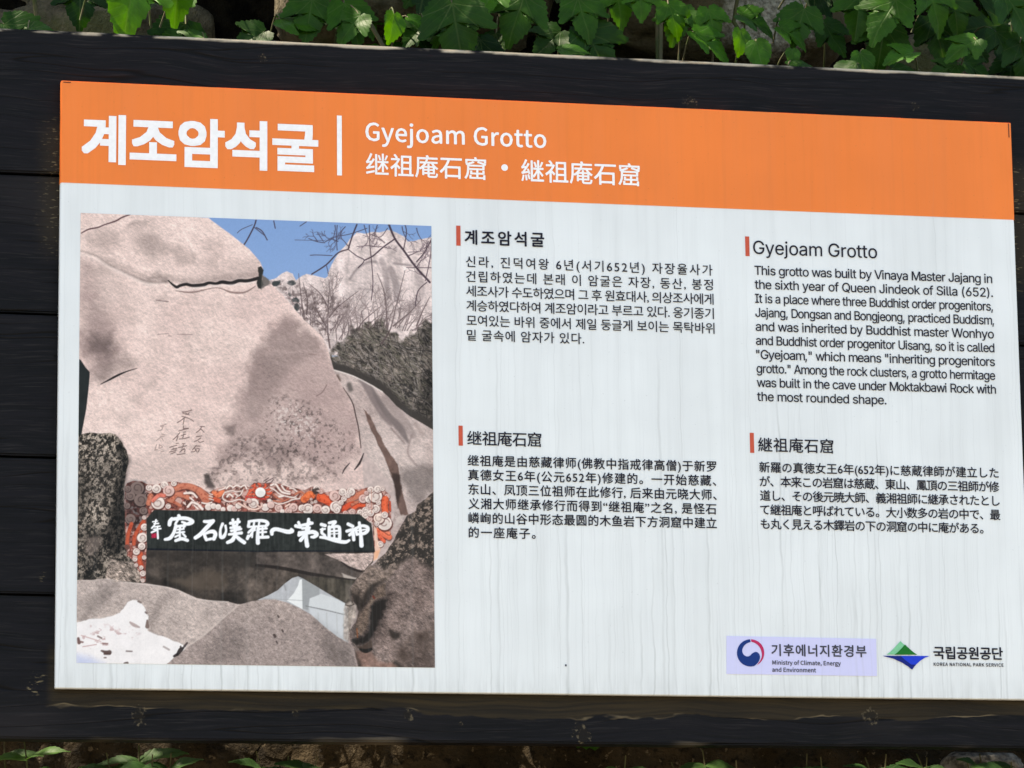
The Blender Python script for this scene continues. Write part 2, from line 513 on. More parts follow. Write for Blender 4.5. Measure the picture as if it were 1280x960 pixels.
for r in ((570.1, 282, 575.4, 307), (931.2, 295.5, 936.5, 320), (573, 532, 578.2, 557), (937, 541, 942.2, 566)):
    flat('heading_bar', [rect_px(*r)], L1, M_bar, plate)
lettering('heading_lettering', '계', 18.6, [('계조암석굴', 580.6, 680.3, 305.6)], M_ink, plate, bold=0.024)
lettering('heading_lettering', 'G', 17.0, [('Gyejoam Grotto', 941.4, 1096.3, 317.6)], M_ink, plate, bold=0.006, font=INTER, squeeze=(0.97, 1.03))
lettering('heading_lettering', '继', 17.2, [('继祖庵石窟', 583.9, 676.7, 555.6)], M_ink, plate, bold=0.010)
lettering('heading_lettering', '継', 17.6, [('継祖庵石窟', 947.6, 1041.8, 564.2)], M_ink, plate, bold=0.010)
kb = [333.6, 352.2, 370.4, 388.6, 407.2, 425.6]
lettering('paragraph_lettering', '신', 13.7, [
    ('신라, 진덕여왕 6년(서기652년) 자장율사가', 582.3, 890.4, kb[0]),
    ('건립하였는데 본래 이 암굴은 자장, 동산, 봉정', 582.5, 891.0, kb[1]),
    ('세조사가 수도하였으며 그 후 원효대사, 의상조사에게', 582.7, 891.8, kb[2]),
    ('계승하였다하여 계조암이라고 부르고 있다. 옹기종기', 582.9, 892.2, kb[3]),
    ('모여있는 바위 중에서 제일 둥글게 보이는 목탁바위', 583.1, 893.0, kb[4]),
    ('밑 굴속에 암자가 있다.', 583.6, 730.2, kb[5])], M_ink, plate, bold=0.008)
e0, e1 = 343.6, 501.2
eb = [e0+(e1-e0)*k/9 for k in range(10)]
et = ['This grotto was built by Vinaya Master Jajang in', 'the sixth year of Queen Jindeok of Silla (652).',
      'It is a place where three Buddhist order progenitors,', 'Jajang, Dongsan and Bongjeong, practiced Buddism,',
      'and was inherited by Buddhist master Wonhyo', 'and Buddhist order progenitor Uisang, so it is called',
      '"Gyejoam," which means "inheriting progenitors', 'grotto." Among the rock clusters, a grotto hermitage',
      'was built in the cave under Moktakbawi Rock with', 'the most rounded shape.']
ex = [1240, 1240.9, 1240.9, 1242.3, 1242.2, 1242.8, 1243.5, 1243.8, 1244.8, 1107.9]
lettering('paragraph_lettering', 'T', 11.4, [(s, 943+k*0.37, ex[k], eb[k]) for k, s in enumerate(et)], M_ink, plate, bold=0.012, font=INTER, squeeze=(0.90, 1.04))
cb = [582.5+k*17.95 for k in range(6)]
lettering('paragraph_lettering', '新', 14.0, [
    ('继祖庵是由慈藏律师(佛教中指戒律高僧)于新罗', 584.5, 895.2, cb[0]),
    ('真德女王6年(公元652年)修建的。一开始慈藏、', 585.0, 895.2, cb[1]),
    ('东山、凤顶三位祖师在此修行, 后来由元晓大师、', 585.3, 895.8, cb[2]),
    ('义湘大师继承修行而得到“继祖庵”之名, 是怪石', 585.3, 895.4, cb[3]),
    ('嶙峋的山谷中形态最圆的木鱼岩下方洞窟中建立', 585.4, 896.0, cb[4]),
    ('的一座庵子。', 585.8, 669.5, cb[5])], M_ink, plate, bold=0.014)
jb = [590.6+k*17.7 for k in range(5)]
lettering('paragraph_lettering', '新', 13.6, [
    ('新羅の真徳女王6年(652年)に慈蔵律師が建立した', 949.0, 1248.2, jb[0]),
    ('が、本来この岩窟は慈蔵、東山、鳳頂の三祖師が修', 949.5, 1249.0, jb[1]),
    ('道し、その後元暁大師、義湘祖師に継承されたとし', 950.0, 1249.6, jb[2]),
    ('て継祖庵と呼ばれている。大小数多の岩の中で、最', 950.2, 1250.4, jb[3]),
    ('も丸く見える木鐸岩の下の洞窟の中に庵がある。', 950.8, 1229.3, jb[4])], M_ink, plate, bold=0.014)

# --- lavender sticker of the ministry, with its emblem
stq = [sheet(908, 842.5), sheet(1096, 845.2), sheet(1095, 798.6), sheet(908, 795)]
def mat_sticker():
    t = NT('lavender_sticker')
    o = t.obj()
    c = dirt(t, o, srgb(205, 205, 240), 0.35)
    t.base(c, 0.4, 0.35)
    return t.m
def slab(name, quad, y0, y1, mat, parent):
    v = [(q[0], y0, q[1]) for q in quad]+[(q[0], y1, q[1]) for q in quad]
    f = [(0, 1, 2, 3), (7, 6, 5, 4), (4, 5, 1, 0), (5, 6, 2, 1), (6, 7, 3, 2), (7, 4, 0, 3)]
    return from_py(name, v, f, mat, parent)
def spline(pts, closed=True, n=8):
    p = np.asarray(pts, float); out = []
    m = len(p)
    for i in range(m if closed else m-1):
        a, b, c, d = (p[(i-1) % m], p[i], p[(i+1) % m], p[(i+2) % m]) if closed else (p[max(i-1, 0)], p[i], p[i+1], p[min(i+2, m-1)])
        for k in range(n):
            t = k/n
            out.append(0.5*((2*b)+(-a+c)*t+(2*a-5*b+4*c-d)*t*t+(-a+3*b-3*c+d)*t**3))
    if not closed: out.append(p[-1])
    return np.array(out)
def crop(ox, oy, s):
    return lambda pts: np.asarray(pts, float).reshape(-1, 2)/s+np.array((ox, oy))
sticker = slab('sticker', stq, -0.0007, -0.00005, mat_sticker(), plate)
zs_ = crop(900, 785, 6.4)
def arc(cx, cy, r, a0, a1, n=20):
    return [(cx+r*math.cos(RAD(a0+(a1-a0)*k/n)), cy-r*math.sin(RAD(a0+(a1-a0)*k/n))) for k in range(n+1)]
cx, cy, R_ = 243, 200, 109
navy = arc(cx, cy, R_, 92, 318, 40) + list(map(tuple, spline([(322, 262), (326, 232), (312, 204), (284, 192), (256, 204), (238, 222), (212, 230), (186, 214), (176, 184), (186, 152), (210, 126), (243, 112)], False, 6)))
navy = navy[:33] + [q for q in navy[41:]]
navy = arc(cx, cy, R_, 92, 285, 40) + list(map(tuple, spline([(284, 296), (306, 272), (318, 238), (310, 206), (284, 192), (256, 204), (238, 222), (212, 228), (186, 212), (176, 182), (186, 150), (210, 126), (243, 112)], False, 6)))
redc = arc(cx, cy, R_, 88, -62, 40) + list(map(tuple, spline([(316, 268), (332, 232), (330, 190), (312, 150), (280, 122), (248, 110)], False, 6)))
flat('emblem', [sheet_arr(zs_(navy))], L2-0.0003, mat_ink('emblem_navy', srgb(16, 52, 120)), sticker)
flat('emblem', [sheet_arr(zs_(redc))], L2-0.0003, mat_ink('emblem_red', srgb(190, 44, 92)), sticker)
lettering('sticker_lettering', '기', 15.2, [('기후에너지환경부', 964, 1083, 820.2)], M_grey, sticker, bold=0.022, y=L3)
lettering('sticker_lettering', 'M', 5.4, [('Ministry of Climate, Energy', 965.2, 1050.8, 830.9), ('and Environment', 965.0, 1019.8, 839.9)], M_grey, sticker, bold=0.03, font=NOTO, y=L3)

# --- park service mark: two green peaks over a blue reflection
zn = crop(1095, 785, 7.53)
def shape(name, pts, col, y=L2, smooth=None):
    return flat(name, [sheet_arr(zn(pts))], y, mat_ink(name+'_print', col), plate)
shape('mark_peak', [(98, 250), (130, 228), (165, 195), (200, 155), (228, 124), (246, 142), (268, 160), (240, 200), (205, 232), (178, 250)], srgb(120, 195, 150))
shape('mark_peak', [(172, 252), (205, 226), (240, 190), (270, 156), (300, 184), (330, 212), (360, 236), (388, 252)], srgb(8, 110, 40), L2-0.0002)
shape('mark_reflection', [(58, 262), (280, 263), (505, 264), (460, 280), (415, 308), (375, 345), (338, 392), (300, 362), (240, 325), (165, 290), (110, 276)], srgb(20, 60, 200))
shape('mark_reflection', [(58, 262), (230, 263), (270, 300), (330, 345), (375, 345), (338, 392), (300, 362), (240, 325), (165, 290), (110, 276)], srgb(8, 32, 120), L2-0.0002)
lettering('mark_lettering', '국', 15.4, [('국립공원공단', 1166.7, 1253.7, 824.0)], M_ink, plate, bold=0.026)
lettering('mark_lettering', 'K', 4.2, [('KOREA NATIONAL PARK SERVICE', 1166.9, 1254.2, 832.4)], M_ink, plate, bold=0.03, font=NOTO)
# small marks: cut in the film at the corners, a fly speck
flat('film_cut', [rect_px(1259.8, 154.5, 1260.8, 172)], L3, M_ink, plate)
flat('film_cut', [rect_px(79, 102.4, 88, 103.3)], L3, M_ink, plate)
flat('film_cut', [rect_px(706, 830.5, 708, 833)], L3, M_grey, plate)
# ------------------------------------------------------------------ printed picture of the boulder and the temple board
# painted here as the flat print it is: one fine flat grid carrying the print's colours
PXM = 0.00065
_c = [sheet(98.5, 267), sheet(538.8, 281), sheet(544.5, 835), sheet(97, 829)]
PU0, PU1 = 0.5*(_c[0][0]+_c[3][0]), 0.5*(_c[1][0]+_c[2][0])
PV1, PV0 = 0.5*(_c[0][1]+_c[1][1]), 0.5*(_c[2][1]+_c[3][1])
NX, NY = int(round((PU1-PU0)/PXM)), int(round((PV1-PV0)/PXM))
rng = np.random.RandomState(11)
IMG = np.zeros((NY, NX, 3))
PPX = 1.2/1190/PXM              # canvas pixels per photograph pixel

def cv(pts):
    q = sheet_arr(pts)
    return np.c_[(q[:, 0]-PU0)/PXM, (PV1-q[:, 1])/PXM]
YY, XX = np.mgrid[0:NY, 0:NX].astype(float)

def vnoise(cell, cx=None, seed=None):
    """smooth value noise; cell sizes in canvas pixels"""
    cx = cx or cell
    r = np.random.RandomState(seed) if seed is not None else rng
    gy, gx = int(NY/cell)+3, int(NX/cx)+3
    g = r.rand(gy, gx)
    y, x = YY[:, 0]/cell, XX[0]/cx
    iy, ix = y.astype(int), x.astype(int)
    fy, fx = y-iy, x-ix
    fy, fx = fy*fy*(3-2*fy), fx*fx*(3-2*fx)
    a = g[iy][:, ix]; b = g[iy][:, ix+1]; c = g[iy+1][:, ix]; d = g[iy+1][:, ix+1]
    return (a*(1-fx)+b*fx)*(1-fy[:, None])+(c*(1-fx)+d*fx)*fy[:, None]
def fbm(cell, octs=4, ratio=1.0, gain=0.55):
    s, a, t = 0, 1.0, 0
    for k in range(octs):
        s = s+a*vnoise(max(cell/2**k, 1.0), max(cell*ratio/2**k, 1.0)); t += a; a *= gain
    return s/t
def blur(a, r):
    r = int(max(1, r))
    for _ in range(2):
        for ax in (0, 1):
            p = np.pad(a, [(r+1, r) if i == ax else (0, 0) for i in range(2)], mode='edge')
            c = np.cumsum(p, axis=ax)
            n = a.shape[ax]
            a = (np.take(c, range(2*r+1, 2*r+1+n), ax)-np.take(c, range(0, n), ax))/(2*r+1)
    return a
def emboss(h, k=1.0):
    gx = np.zeros_like(h); gy = np.zeros_like(h)
    gx[:, 1:-1] = h[:, 2:]-h[:, :-2]; gy[1:-1] = h[2:]-h[:-2]
    return np.clip((gx*-0.4+gy*0.9)*k, -1, 1)
WX, WY = (fbm(14, 4)-0.5), (fbm(14, 4)-0.5)

def seg_d(px, py, a, b, ra=0, rb=0):
    d = b-a
    L = max(d@d, 1e-9)
    t = np.clip(((px-a[0])*d[0]+(py-a[1])*d[1])/L, 0, 1)
    return np.hypot(px-a[0]-t*d[0], py-a[1]-t*d[1])-(ra+(rb-ra)*t)
def poly(pts, soft=1.0, rough=0.0, smooth=False):
    """coverage of a closed outline given in photograph marks"""
    p = cv(pts)
    if smooth: p = spline(p, True, 5)
    m = soft+rough*14+3
    x0, x1 = int(max(0, p[:, 0].min()-m)), int(min(NX, p[:, 0].max()+m+1))
    y0, y1 = int(max(0, p[:, 1].min()-m)), int(min(NY, p[:, 1].max()+m+1))
    M = np.zeros((NY, NX))
    if x1 <= x0 or y1 <= y0: return M
    px = XX[y0:y1, x0:x1]+WX[y0:y1, x0:x1]*rough*14; py = YY[y0:y1, x0:x1]+WY[y0:y1, x0:x1]*rough*14
    dist = np.full(px.shape, 1e9); ins = np.zeros(px.shape, bool)
    n = len(p)
    for i in range(n):
        a, b = p[i], p[(i+1) % n]
        dist = np.minimum(dist, seg_d(px, py, a, b))
        if a[1] != b[1]:
            c = ((a[1] > py) != (b[1] > py)) & (px < (b[0]-a[0])*(py-a[1])/(b[1]-a[1])+a[0])
            ins ^= c
    sd = np.where(ins, -dist, dist)
    t = np.clip(0.5-sd/(2*soft), 0, 1)
    M[y0:y1, x0:x1] = t*t*(3-2*t)
    return M
def line(pts, w, soft=0.7, M=None, taper=None, curve=True):
    """brush stroke; widths in photograph pixels (one value or one per mark)"""
    p = cv(pts)
    w = np.full(len(p), w, float) if np.isscalar(w) else np.asarray(w, float)
    if taper: w = w*np.linspace(taper[0], taper[1], len(p))
    r = w*0.5*PPX
    if curve and len(p) > 2:
        q = spline(np.c_[p, r], False, 5); p, r = q[:, :2], np.maximum(q[:, 2], 0.1)
    if M is None: M = np.zeros((NY, NX))
    m = r.max()+soft+2
    for i in range(len(p)-1):
        a, b = p[i], p[i+1]
        x0, x1 = int(max(0, min(a[0], b[0])-m)), int(min(NX, max(a[0], b[0])+m+1))
        y0, y1 = int(max(0, min(a[1], b[1])-m)), int(min(NY, max(a[1], b[1])+m+1))
        if x1 <= x0 or y1 <= y0: continue
        d = seg_d(XX[y0:y1, x0:x1], YY[y0:y1, x0:x1], a, b, r[i], r[i+1])
        M[y0:y1, x0:x1] = np.maximum(M[y0:y1, x0:x1], np.clip(0.5-d/(2*soft), 0, 1))
    return M
def put(mask, col, k=1.0):
    global IMG
    c = np.asarray(col, float)
    IMG = IMG*(1-(mask*k)[..., None])+c*(mask*k)[..., None] if c.ndim == 1 else IMG*(1-(mask*k)[..., None])+c*(mask*k)[..., None]
def mul(mask, f):
    global IMG
    IMG = IMG*(1-mask[..., None]*(1-np.asarray(f, float)))
def tex(col, a, col2=None, t=None):
    """colour field: col scaled by 1+a, optionally mixed to col2 by t"""
    c = np.ones((NY, NX, 3))*np.asarray(col, float)
    if col2 is not None: c = c*(1-t[..., None])+np.asarray(col2, float)*t[..., None]
    return c*(1+a)[..., None]
A_ = crop(90, 260, 5.333); B_ = crop(320, 265, 5.487); C_ = crop(90, 430, 5.333); D_ = crop(320, 430, 5.335)
E_ = crop(90, 590, 5.333); F_ = crop(320, 590, 5.565); G_ = crop(90, 700, 5.333); H_ = crop(320, 690, 5.565)
T1 = crop(180, 630, 8.533); T2 = crop(325, 630, 8.533); LL = crop(150, 595, 7.11); MM = crop(250, 595, 9.846); NN = crop(370, 595, 9.146); OO = crop(185, 500, 10.67)
def J(*a): return np.concatenate(a)

n_c, n_m, n_f, n_x = fbm(70, 4), fbm(18, 4), fbm(5, 3), rng.rand(NY, NX)
n_x = 0.5*n_x+0.5*blur(n_x, 1)*1.0
hgt = fbm(7, 4, 1.0, 0.75)
emb = emboss(hgt, 3.4)
emb2 = emboss(fbm(26, 4, 1.6, 0.6), 4.0)
vert = fbm(60, 3, 0.12)

# sky and the far peak
IMG[:] = np.array((128, 160, 204.0)); IMG += (YY/NY*60)[..., None]*np.array((0.9, 0.7, 0.4))
peak = J(B_([(80, 470), (130, 450), (170, 425), (210, 405), (250, 420), (275, 470), (310, 440), (345, 425), (380, 430), (420, 440), (470, 455), (490, 440), (500, 395), (520, 345), (570, 270), (610, 225), (640, 190), (690, 140), (750, 148), (800, 136), (850, 140), (905, 118), (960, 140), (1010, 165), (1040, 200), (1080, 198), (1110, 185), (1150, 180), (1220, 165), (1220, 980), (80, 980)]))
pk = poly(peak, 0.8, 0.25)
put(pk, tex((222, 203, 198), 0.24*(n_m-0.5)+0.16*(n_f-0.5)+0.22*(vert-0.5)+0.10*emb))
for p, w, k in (([(860, 330), (890, 430), (900, 580)], 7, 0.45), ([(920, 390), (955, 480), (965, 600)], 8, 0.5), ([(700, 525), (790, 530)], 1.5, 0.6), ([(1110, 420), (1130, 560), (1060, 640)], 9, 0.3), ([(940, 350), (1060, 365)], 2, 0.8),
                ([(640, 460), (690, 390), (760, 345), (820, 340)], 2.2, 0.75), ([(800, 300), (850, 390), (870, 430)], 2, 0.4), ([(960, 240), (930, 300), (990, 330)], 5, 0.3)):
    put(blur(line(B_(p), w, 1.5), 1)*pk, (120, 108, 108), k)
low = poly(J(B_([(80, 480), (150, 470), (260, 480), (330, 520), (500, 560), (640, 640), (500, 900), (450, 860), (330, 740), (190, 560)])), 6, 0.4)
mul(low*np.clip((n_f-0.42)*5, 0, 1), (0.62, 0.6, 0.6))
for q in ((240, 485, 28, 24), (130, 490, 30, 26), (275, 650, 22, 30), (265, 600, 24, 16), (235, 560, 16, 14), (150, 480, 20, 20)):
    cc = [(q[0]+q[2]*math.cos(a), q[1]+q[3]*math.sin(a)) for a in np.linspace(0, 6.28, 10)[:-1]]
    put(poly(B_(cc), 1.2, 0.7)*np.clip(0.4+n_f, 0, 1), (62, 66, 66), 0.95)
# scrub
scr = poly(J(B_([(505, 985), (560, 950), (600, 870), (700, 800), (800, 760), (880, 755), (950, 850), (1010, 860), (1100, 830), (1150, 770), (1200, 715), (1225, 700)]), D_([(1240, 300), (1240, 610), (1100, 560), (960, 450), (840, 330), (640, 230), (500, 190), (470, 60)])), 15, 2.6)
scr = np.clip(scr*1.7-0.55*(1-scr)*(0.4+n_f), 0, 1)
put(scr, tex((104, 94, 87), 1.3*(n_f-0.5)+1.0*(n_m-0.5)+0.7*(n_x-0.5)))
rs = random.Random(5)
def scatter(mask_pts, n, ang, ln, w, cols, spread=0.5, k=0.8, clip=None):
    p = np.asarray(mask_pts)
    x0, y0 = p.min(0); x1, y1 = p.max(0)
    layers = [np.zeros((NY, NX)) for _ in cols]
    for _ in range(n):
        x, y = rs.uniform(x0, x1), rs.uniform(y0, y1)
        a = ang+rs.gauss(0, spread); l = rs.uniform(0.4, 1)*ln
        i = rs.randrange(len(cols))
        mid = (x+l*0.5*math.cos(a)+rs.uniform(-2, 2), y-l*0.5*math.sin(a)+rs.uniform(-2, 2))
        line([(x, y), mid, (x+l*math.cos(a), y-l*math.sin(a))], [w, w*0.8, w*0.35], 0.6, layers[i], curve=False)
    for m, c in zip(layers, cols):
        put(m*(clip if clip is not None else 1), c, k)
sp = J(D_([(480, 40), (1180, 0), (1180, 560)]), B_([(600, 800), (1200, 720)]))
scatter(sp, 1100, RAD(-42), 24, 1.0, [(172, 160, 152), (44, 40, 38), (138, 128, 122), (58, 54, 50), (112, 106, 92)], 0.45, 0.8, scr)
mul(poly(J(D_([(1240, 380), (1240, 610), (1000, 470), (1080, 440)]), B_([(1225, 720), (1140, 800), (1160, 960)])), 10, 1.0)*scr, 0.62)
put(line(D_([(500, 150), (560, 172), (700, 222), (840, 300), (930, 395), (1000, 455), (1100, 512), (1240, 590)]), 14, 4), (66, 60, 56), 0.95)
# bare trees
def twig(p, a, l, w, d, M):
    if d == 0 or l < 2.5: return
    x, y = p
    n = 3; pts = [p]
    for k in range(n):
        a += rs.gauss(0, 0.16)
        x += l/n*math.cos(a); y -= l/n*math.sin(a); pts.append((x, y))
    line(pts, np.linspace(w, w*0.65, n+1), 0.6, M, curve=False)
    for k in range(rs.choice((2, 2, 3))):
        q = pts[rs.choice((1, 2, 3, 3))]
        twig(q, a+rs.choice((-1, 1))*rs.uniform(0.25, 0.8), l*rs.uniform(0.5, 0.8), w*0.6, d-1, M)
T = np.zeros((NY, NX))
for q in ([(505, 930), (490, 800), (495, 640), (505, 480)], [(495, 660), (440, 560), (360, 490)], [(500, 720), (560, 650), (700, 540)], [(490, 800), (420, 680), (380, 560)], [(330, 740), (310, 600), (290, 420)], [(345, 700), (350, 600), (320, 480)],
          [(860, 900), (920, 800), (960, 640), (1020, 400)], [(900, 800), (880, 560), (830, 420)], [(700, 800), (740, 740), (860, 640)], [(1100, 780), (1140, 680), (1190, 580)], [(940, 780), (1060, 680), (1130, 600)]):
    line(B_(q), np.linspace(2.2, 0.7, len(q)), 0.6, T)
for x, y, a, l in ((500, 640, 1.5, 20), (480, 830, 1.9, 22), (520, 800, 1.0, 22), (440, 760, 2.2, 18), (700, 800, 1.2, 24), (760, 780, 1.0, 24), (820, 780, 1.6, 26), (880, 780, 1.3, 26), (960, 780, 1.2, 26), (1010, 800, 1.0, 22), (600, 830, 1.3, 20), (380, 760, 1.6, 20), (310, 700, 1.9, 18), (640, 820, 1.7, 20), (560, 860, 1.2, 22), (1080, 800, 1.1, 20)):
    for s in range(3): twig(tuple(B_([(x+s*16-8, y+12)])[0]), a+rs.gauss(0, .2), l, 1.1, 4, T)
put(T, (92, 76, 76), 0.78)
T = np.zeros((NY, NX))
for q, w in (([(910, 85), (950, 180), (1010, 260), (1090, 370), (1190, 480)], 2.6), ([(955, 180), (870, 240), (800, 300), (740, 330)], 1.6), ([(690, 85), (660, 160), (630, 255)], 1.8), ([(630, 255), (560, 280), (480, 360), (380, 425)], 1.6),
             ([(630, 255), (690, 300), (740, 330), (700, 380)], 1.2), ([(555, 90), (550, 180), (555, 260)], 1.0), ([(775, 90), (780, 230), (790, 330), (800, 480), (790, 600)], 1.1), ([(1020, 85), (1030, 140), (1010, 260)], 1.2), ([(1200, 190), (1150, 280), (1100, 340)], 1.5),
             ([(470, 210), (410, 200), (360, 180)], 0.9), ([(460, 200), (420, 140)], 0.9), ([(520, 298), (430, 293), (370, 295)], 0.9), ([(480, 360), (495, 420)], 0.8), ([(120, 60), (130, 110)], 1.2), ([(0, 105), (40, 130), (75, 190)], 1.3), ([(345, 65), (300, 95)], 0.9), ([(1170, 480), (1110, 540), (1090, 640)], 1.1),
             ([(470, 205), (540, 170), (640, 150), (760, 110)], 0.8), ([(265, 190), (470, 195)], 0.5), ([(690, 235), (780, 230), (840, 240)], 0.7), ([(900, 110), (850, 170), (780, 150)], 0.8), ([(1030, 380), (1200, 380)], 0.8), ([(1040, 275), (1150, 265)], 0.7), ([(1160, 470), (1195, 300), (1200, 180)], 1.0)):
    line(B_(q), w, 0.6, T)
for x, y, a, l in ((540, 90, -1.5, 16), (610, 100, -1.9, 16), (740, 90, -1.4, 16), (830, 90, -2.0, 14), (1000, 100, -1.2, 16), (1100, 110, -1.5, 14), (1180, 200, -2.2, 16), (560, 200, 2.8, 14), (420, 200, 2.2, 8), (780, 230, -0.4, 14), (1100, 380, 1.2, 14), (1180, 470, 2.4, 14), (880, 210, 2.6, 12), (1040, 300, 0.4, 16), (640, 240, 2.5, 14)):
    twig(tuple(B_([(x, y)])[0]), a, l, 1.1, 4, T)
for q, w in (([(1225, 80), (1210, 125), (1160, 220), (1110, 290), (1075, 330)], 1.6), ([(1210, 125), (1280, 180)], 1.0), ([(1200, 110), (1130, 140), (1100, 165)], 0.7), ([(1115, 290), (1180, 340)], 0.9)):
    line(A_(q), w, 0.6, T)
put(T, (66, 50, 60), 0.9)

# the great boulder
bed = J(A_([(20, 300), (1200, 560)]), B_([(150, 560), (480, 960)]), D_([(515, 180), (700, 245), (1000, 480), (1195, 590)]), H_([(1270, 840), (0, 840)]), G_([(20, 760)]))
put(poly(bed, 1.0), tex((196, 176, 170), 0.2*(n_f-0.5)))
edge = J(A_([(20, 20), (500, 20), (905, 64), (980, 118), (1050, 170), (1120, 225), (1180, 272), (1230, 330)]), B_([(0, 310), (30, 345), (46, 385), (42, 430), (70, 455), (95, 485), (150, 540), (190, 575), (250, 650), (330, 740), (400, 800), (450, 850), (490, 930)]), D_([(500, 110), (515, 165), (580, 280), (640, 390), (700, 690), (720, 960)]), G_([(1000, 300), (20, 300)]))
bl = poly(edge, 0.9, 0.12)
rock = tex((232, 206, 197), 0.12*(n_c-0.5)+0.10*(n_m-0.5)+0.13*(n_f-0.5)+0.09*emb+0.06*emb2+0.10*(n_x-0.5), (220, 193, 185), np.clip((fbm(120, 3)-0.4)*3, 0, 1))
put(bl, rock)
sm = lambda pts, s=14, r=0.9: poly(pts, s, r)
for pts, k, s in ((A_([(410, 170), (560, 160), (600, 230), (700, 260), (800, 300), (850, 370), (700, 380), (640, 300), (520, 330), (430, 250)]), 0.72, 10),
               (A_([(100, 190), (200, 150), (320, 150), (330, 260), (200, 290), (120, 260)]), 0.76, 9), (A_([(340, 100), (420, 80), (540, 90), (480, 120), (380, 130)]), 0.74, 5),
               (A_([(880, 230), (980, 210), (1010, 240), (900, 270)]), 0.84, 6), (A_([(900, 320), (980, 310), (960, 400), (880, 400)]), 0.82, 8), (A_([(40, 380), (180, 360), (330, 480), (360, 600), (300, 800), (260, 960), (40, 960)]), 0.84, 22),
               (A_([(130, 850), (260, 830), (290, 980), (100, 980)]), 0.74, 10), (A_([(60, 360), (220, 400), (240, 440), (100, 430)]), 0.84, 8), (A_([(200, 330), (480, 440), (640, 460), (640, 490), (520, 485), (350, 420), (230, 370)]), 0.74, 5),
               (C_([(120, -30), (270, -10), (290, 120), (180, 180), (110, 120)]), 0.84, 18), (C_([(190, 130), (380, 70), (440, 120), (420, 160), (280, 210), (190, 260), (130, 230)]), 0.70, 9), (C_([(380, 360), (460, 340), (440, 400)]), 0.82, 6), (C_([(450, 270), (540, 245), (560, 270), (480, 300)]), 0.82, 5),
               (C_([(380, 800), (560, 760), (800, 780), (900, 860), (700, 930), (380, 930)]), 0.86, 16), (A_([(1060, 330), (1240, 340), (1240, 450), (900, 470), (850, 430), (1000, 400)]), 0.86, 9), (C_([(300, 480), (360, 440), (420, 480), (330, 540)]), 0.88, 8),
               (A_([(640, 560), (560, 600), (550, 640), (640, 610)]), 0.8, 4), (A_([(290, 480), (380, 560), (430, 700), (400, 850), (330, 700)]), 0.9, 8), (A_([(860, 660), (1000, 620), (1200, 600), (1200, 640), (900, 690)]), 0.94, 8)):
    mul(sm(pts, s*1.7, 1.6)*bl*np.clip(0.25+n_m*0.9+0.45*n_f, 0, 1.1), 1-(1-k)*0.72)
for q, k in ((A_([(70, 560), (150, 600), (260, 760), (290, 960), (90, 960)]), 0.86), (C_([(60, -40), (270, -30), (290, 60), (230, 190), (110, 230)]), 0.84), (A_([(20, 360), (140, 360), (160, 620), (20, 640)]), 0.92)): mul(poly(q, 22, 1.8)*bl, (k, k*0.985, k*0.99))
# grey weathered half to the right
gs = poly(J(B_([(110, 790), (150, 745), (200, 725), (250, 735), (330, 800), (410, 850), (480, 900)]), D_([(540, 200), (640, 390), (690, 560), (700, 690), (610, 800), (500, 830), (330, 770), (100, 800)]), C_([(1000, 760), (960, 830), (1010, 640), (1020, 560), (1080, 420), (1150, 290), (1150, 190), (1190, 70)])), 15, 2.2)
gs2 = gs*bl
mul(gs2*np.clip(0.35+0.7*n_m+0.6*n_f, 0, 1), (0.80, 0.785, 0.79))
core = poly(J(B_([(120, 800), (200, 735), (260, 750), (420, 870), (420, 950), (200, 960), (60, 960)]), D_([(380, 60), (200, 200), (60, 420), (0, 520)]), C_([(1160, 480), (1160, 290), (1200, 80)])), 12, 1.0)
mul(core*bl*np.clip(0.5+0.8*n_m, 0, 1), 0.86)
sc = np.clip((n_f-0.56)*6, 0, 1)*gs2
mul(sc*poly(D_([(60, 380), (200, 330), (420, 400), (560, 560), (700, 620), (690, 720), (560, 820), (420, 780), (200, 700), (40, 620)]), 16, 1.0), 0.66)
put(np.clip((fbm(4, 2)-0.60)*7, 0, 1)*gs2*poly(D_([(120, 360), (300, 380), (420, 520), (400, 640), (200, 620), (100, 500)]), 16, 1.0), (225, 210, 203), 0.7)
bk = poly(J(C_([(900, 850), (1010, 700), (1080, 640), (1200, 600), (1280, 640)]), D_([(60, 640), (200, 660), (330, 700), (440, 780), (560, 850), (560, 900), (300, 930), (100, 960)]), C_([(960, 940), (890, 930)])), 12, 1.2)*bl
mul(bk*np.clip((n_m-0.38)*4, 0, 1)*np.clip(0.4+n_f, 0, 1), (0.80, 0.79, 0.79))
mul(bk*np.clip((n_f-0.52)*6, 0, 1), 0.74)
mul(poly(C_([(880, 870), (915, 860), (950, 960), (890, 960)]), 3, 0.5), 0.45)
mul(poly(C_([(1010, 560), (1090, 540), (1080, 600), (1020, 600)]), 5, 0.8), 0.75)
# cracks
def crack(pts, w, col=(38, 34, 34), k=0.95, soft=0.8): put(line(pts, w, soft), col, k)
crack(A_([(640, 482), (665, 505), (695, 525), (720, 515), (760, 507), (800, 515), (870, 512), (910, 498), (960, 502), (1000, 492), (1060, 500), (1110, 483), (1170, 484), (1240, 466)]), [1.2, 2.4, 3.4, 3.4, 3.6, 3.8, 4.4, 3.4, 3.4, 4.2, 4.6, 4, 4.2, 4.0])
put(line(A_([(700, 545), (800, 535), (910, 520), (1000, 515), (1110, 508), (1220, 492)]), 2.2, 1.2), (240, 222, 214), 0.6)
mul(line(A_([(520, 470), (640, 466), (760, 482), (880, 488), (1000, 470), (1110, 462), (1230, 440)]), 9, 5), 0.86)
mul(line(A_([(60, 285), (160, 318), (240, 372), (350, 424), (480, 484), (560, 494), (640, 486)]), 3, 2.2), 0.80)
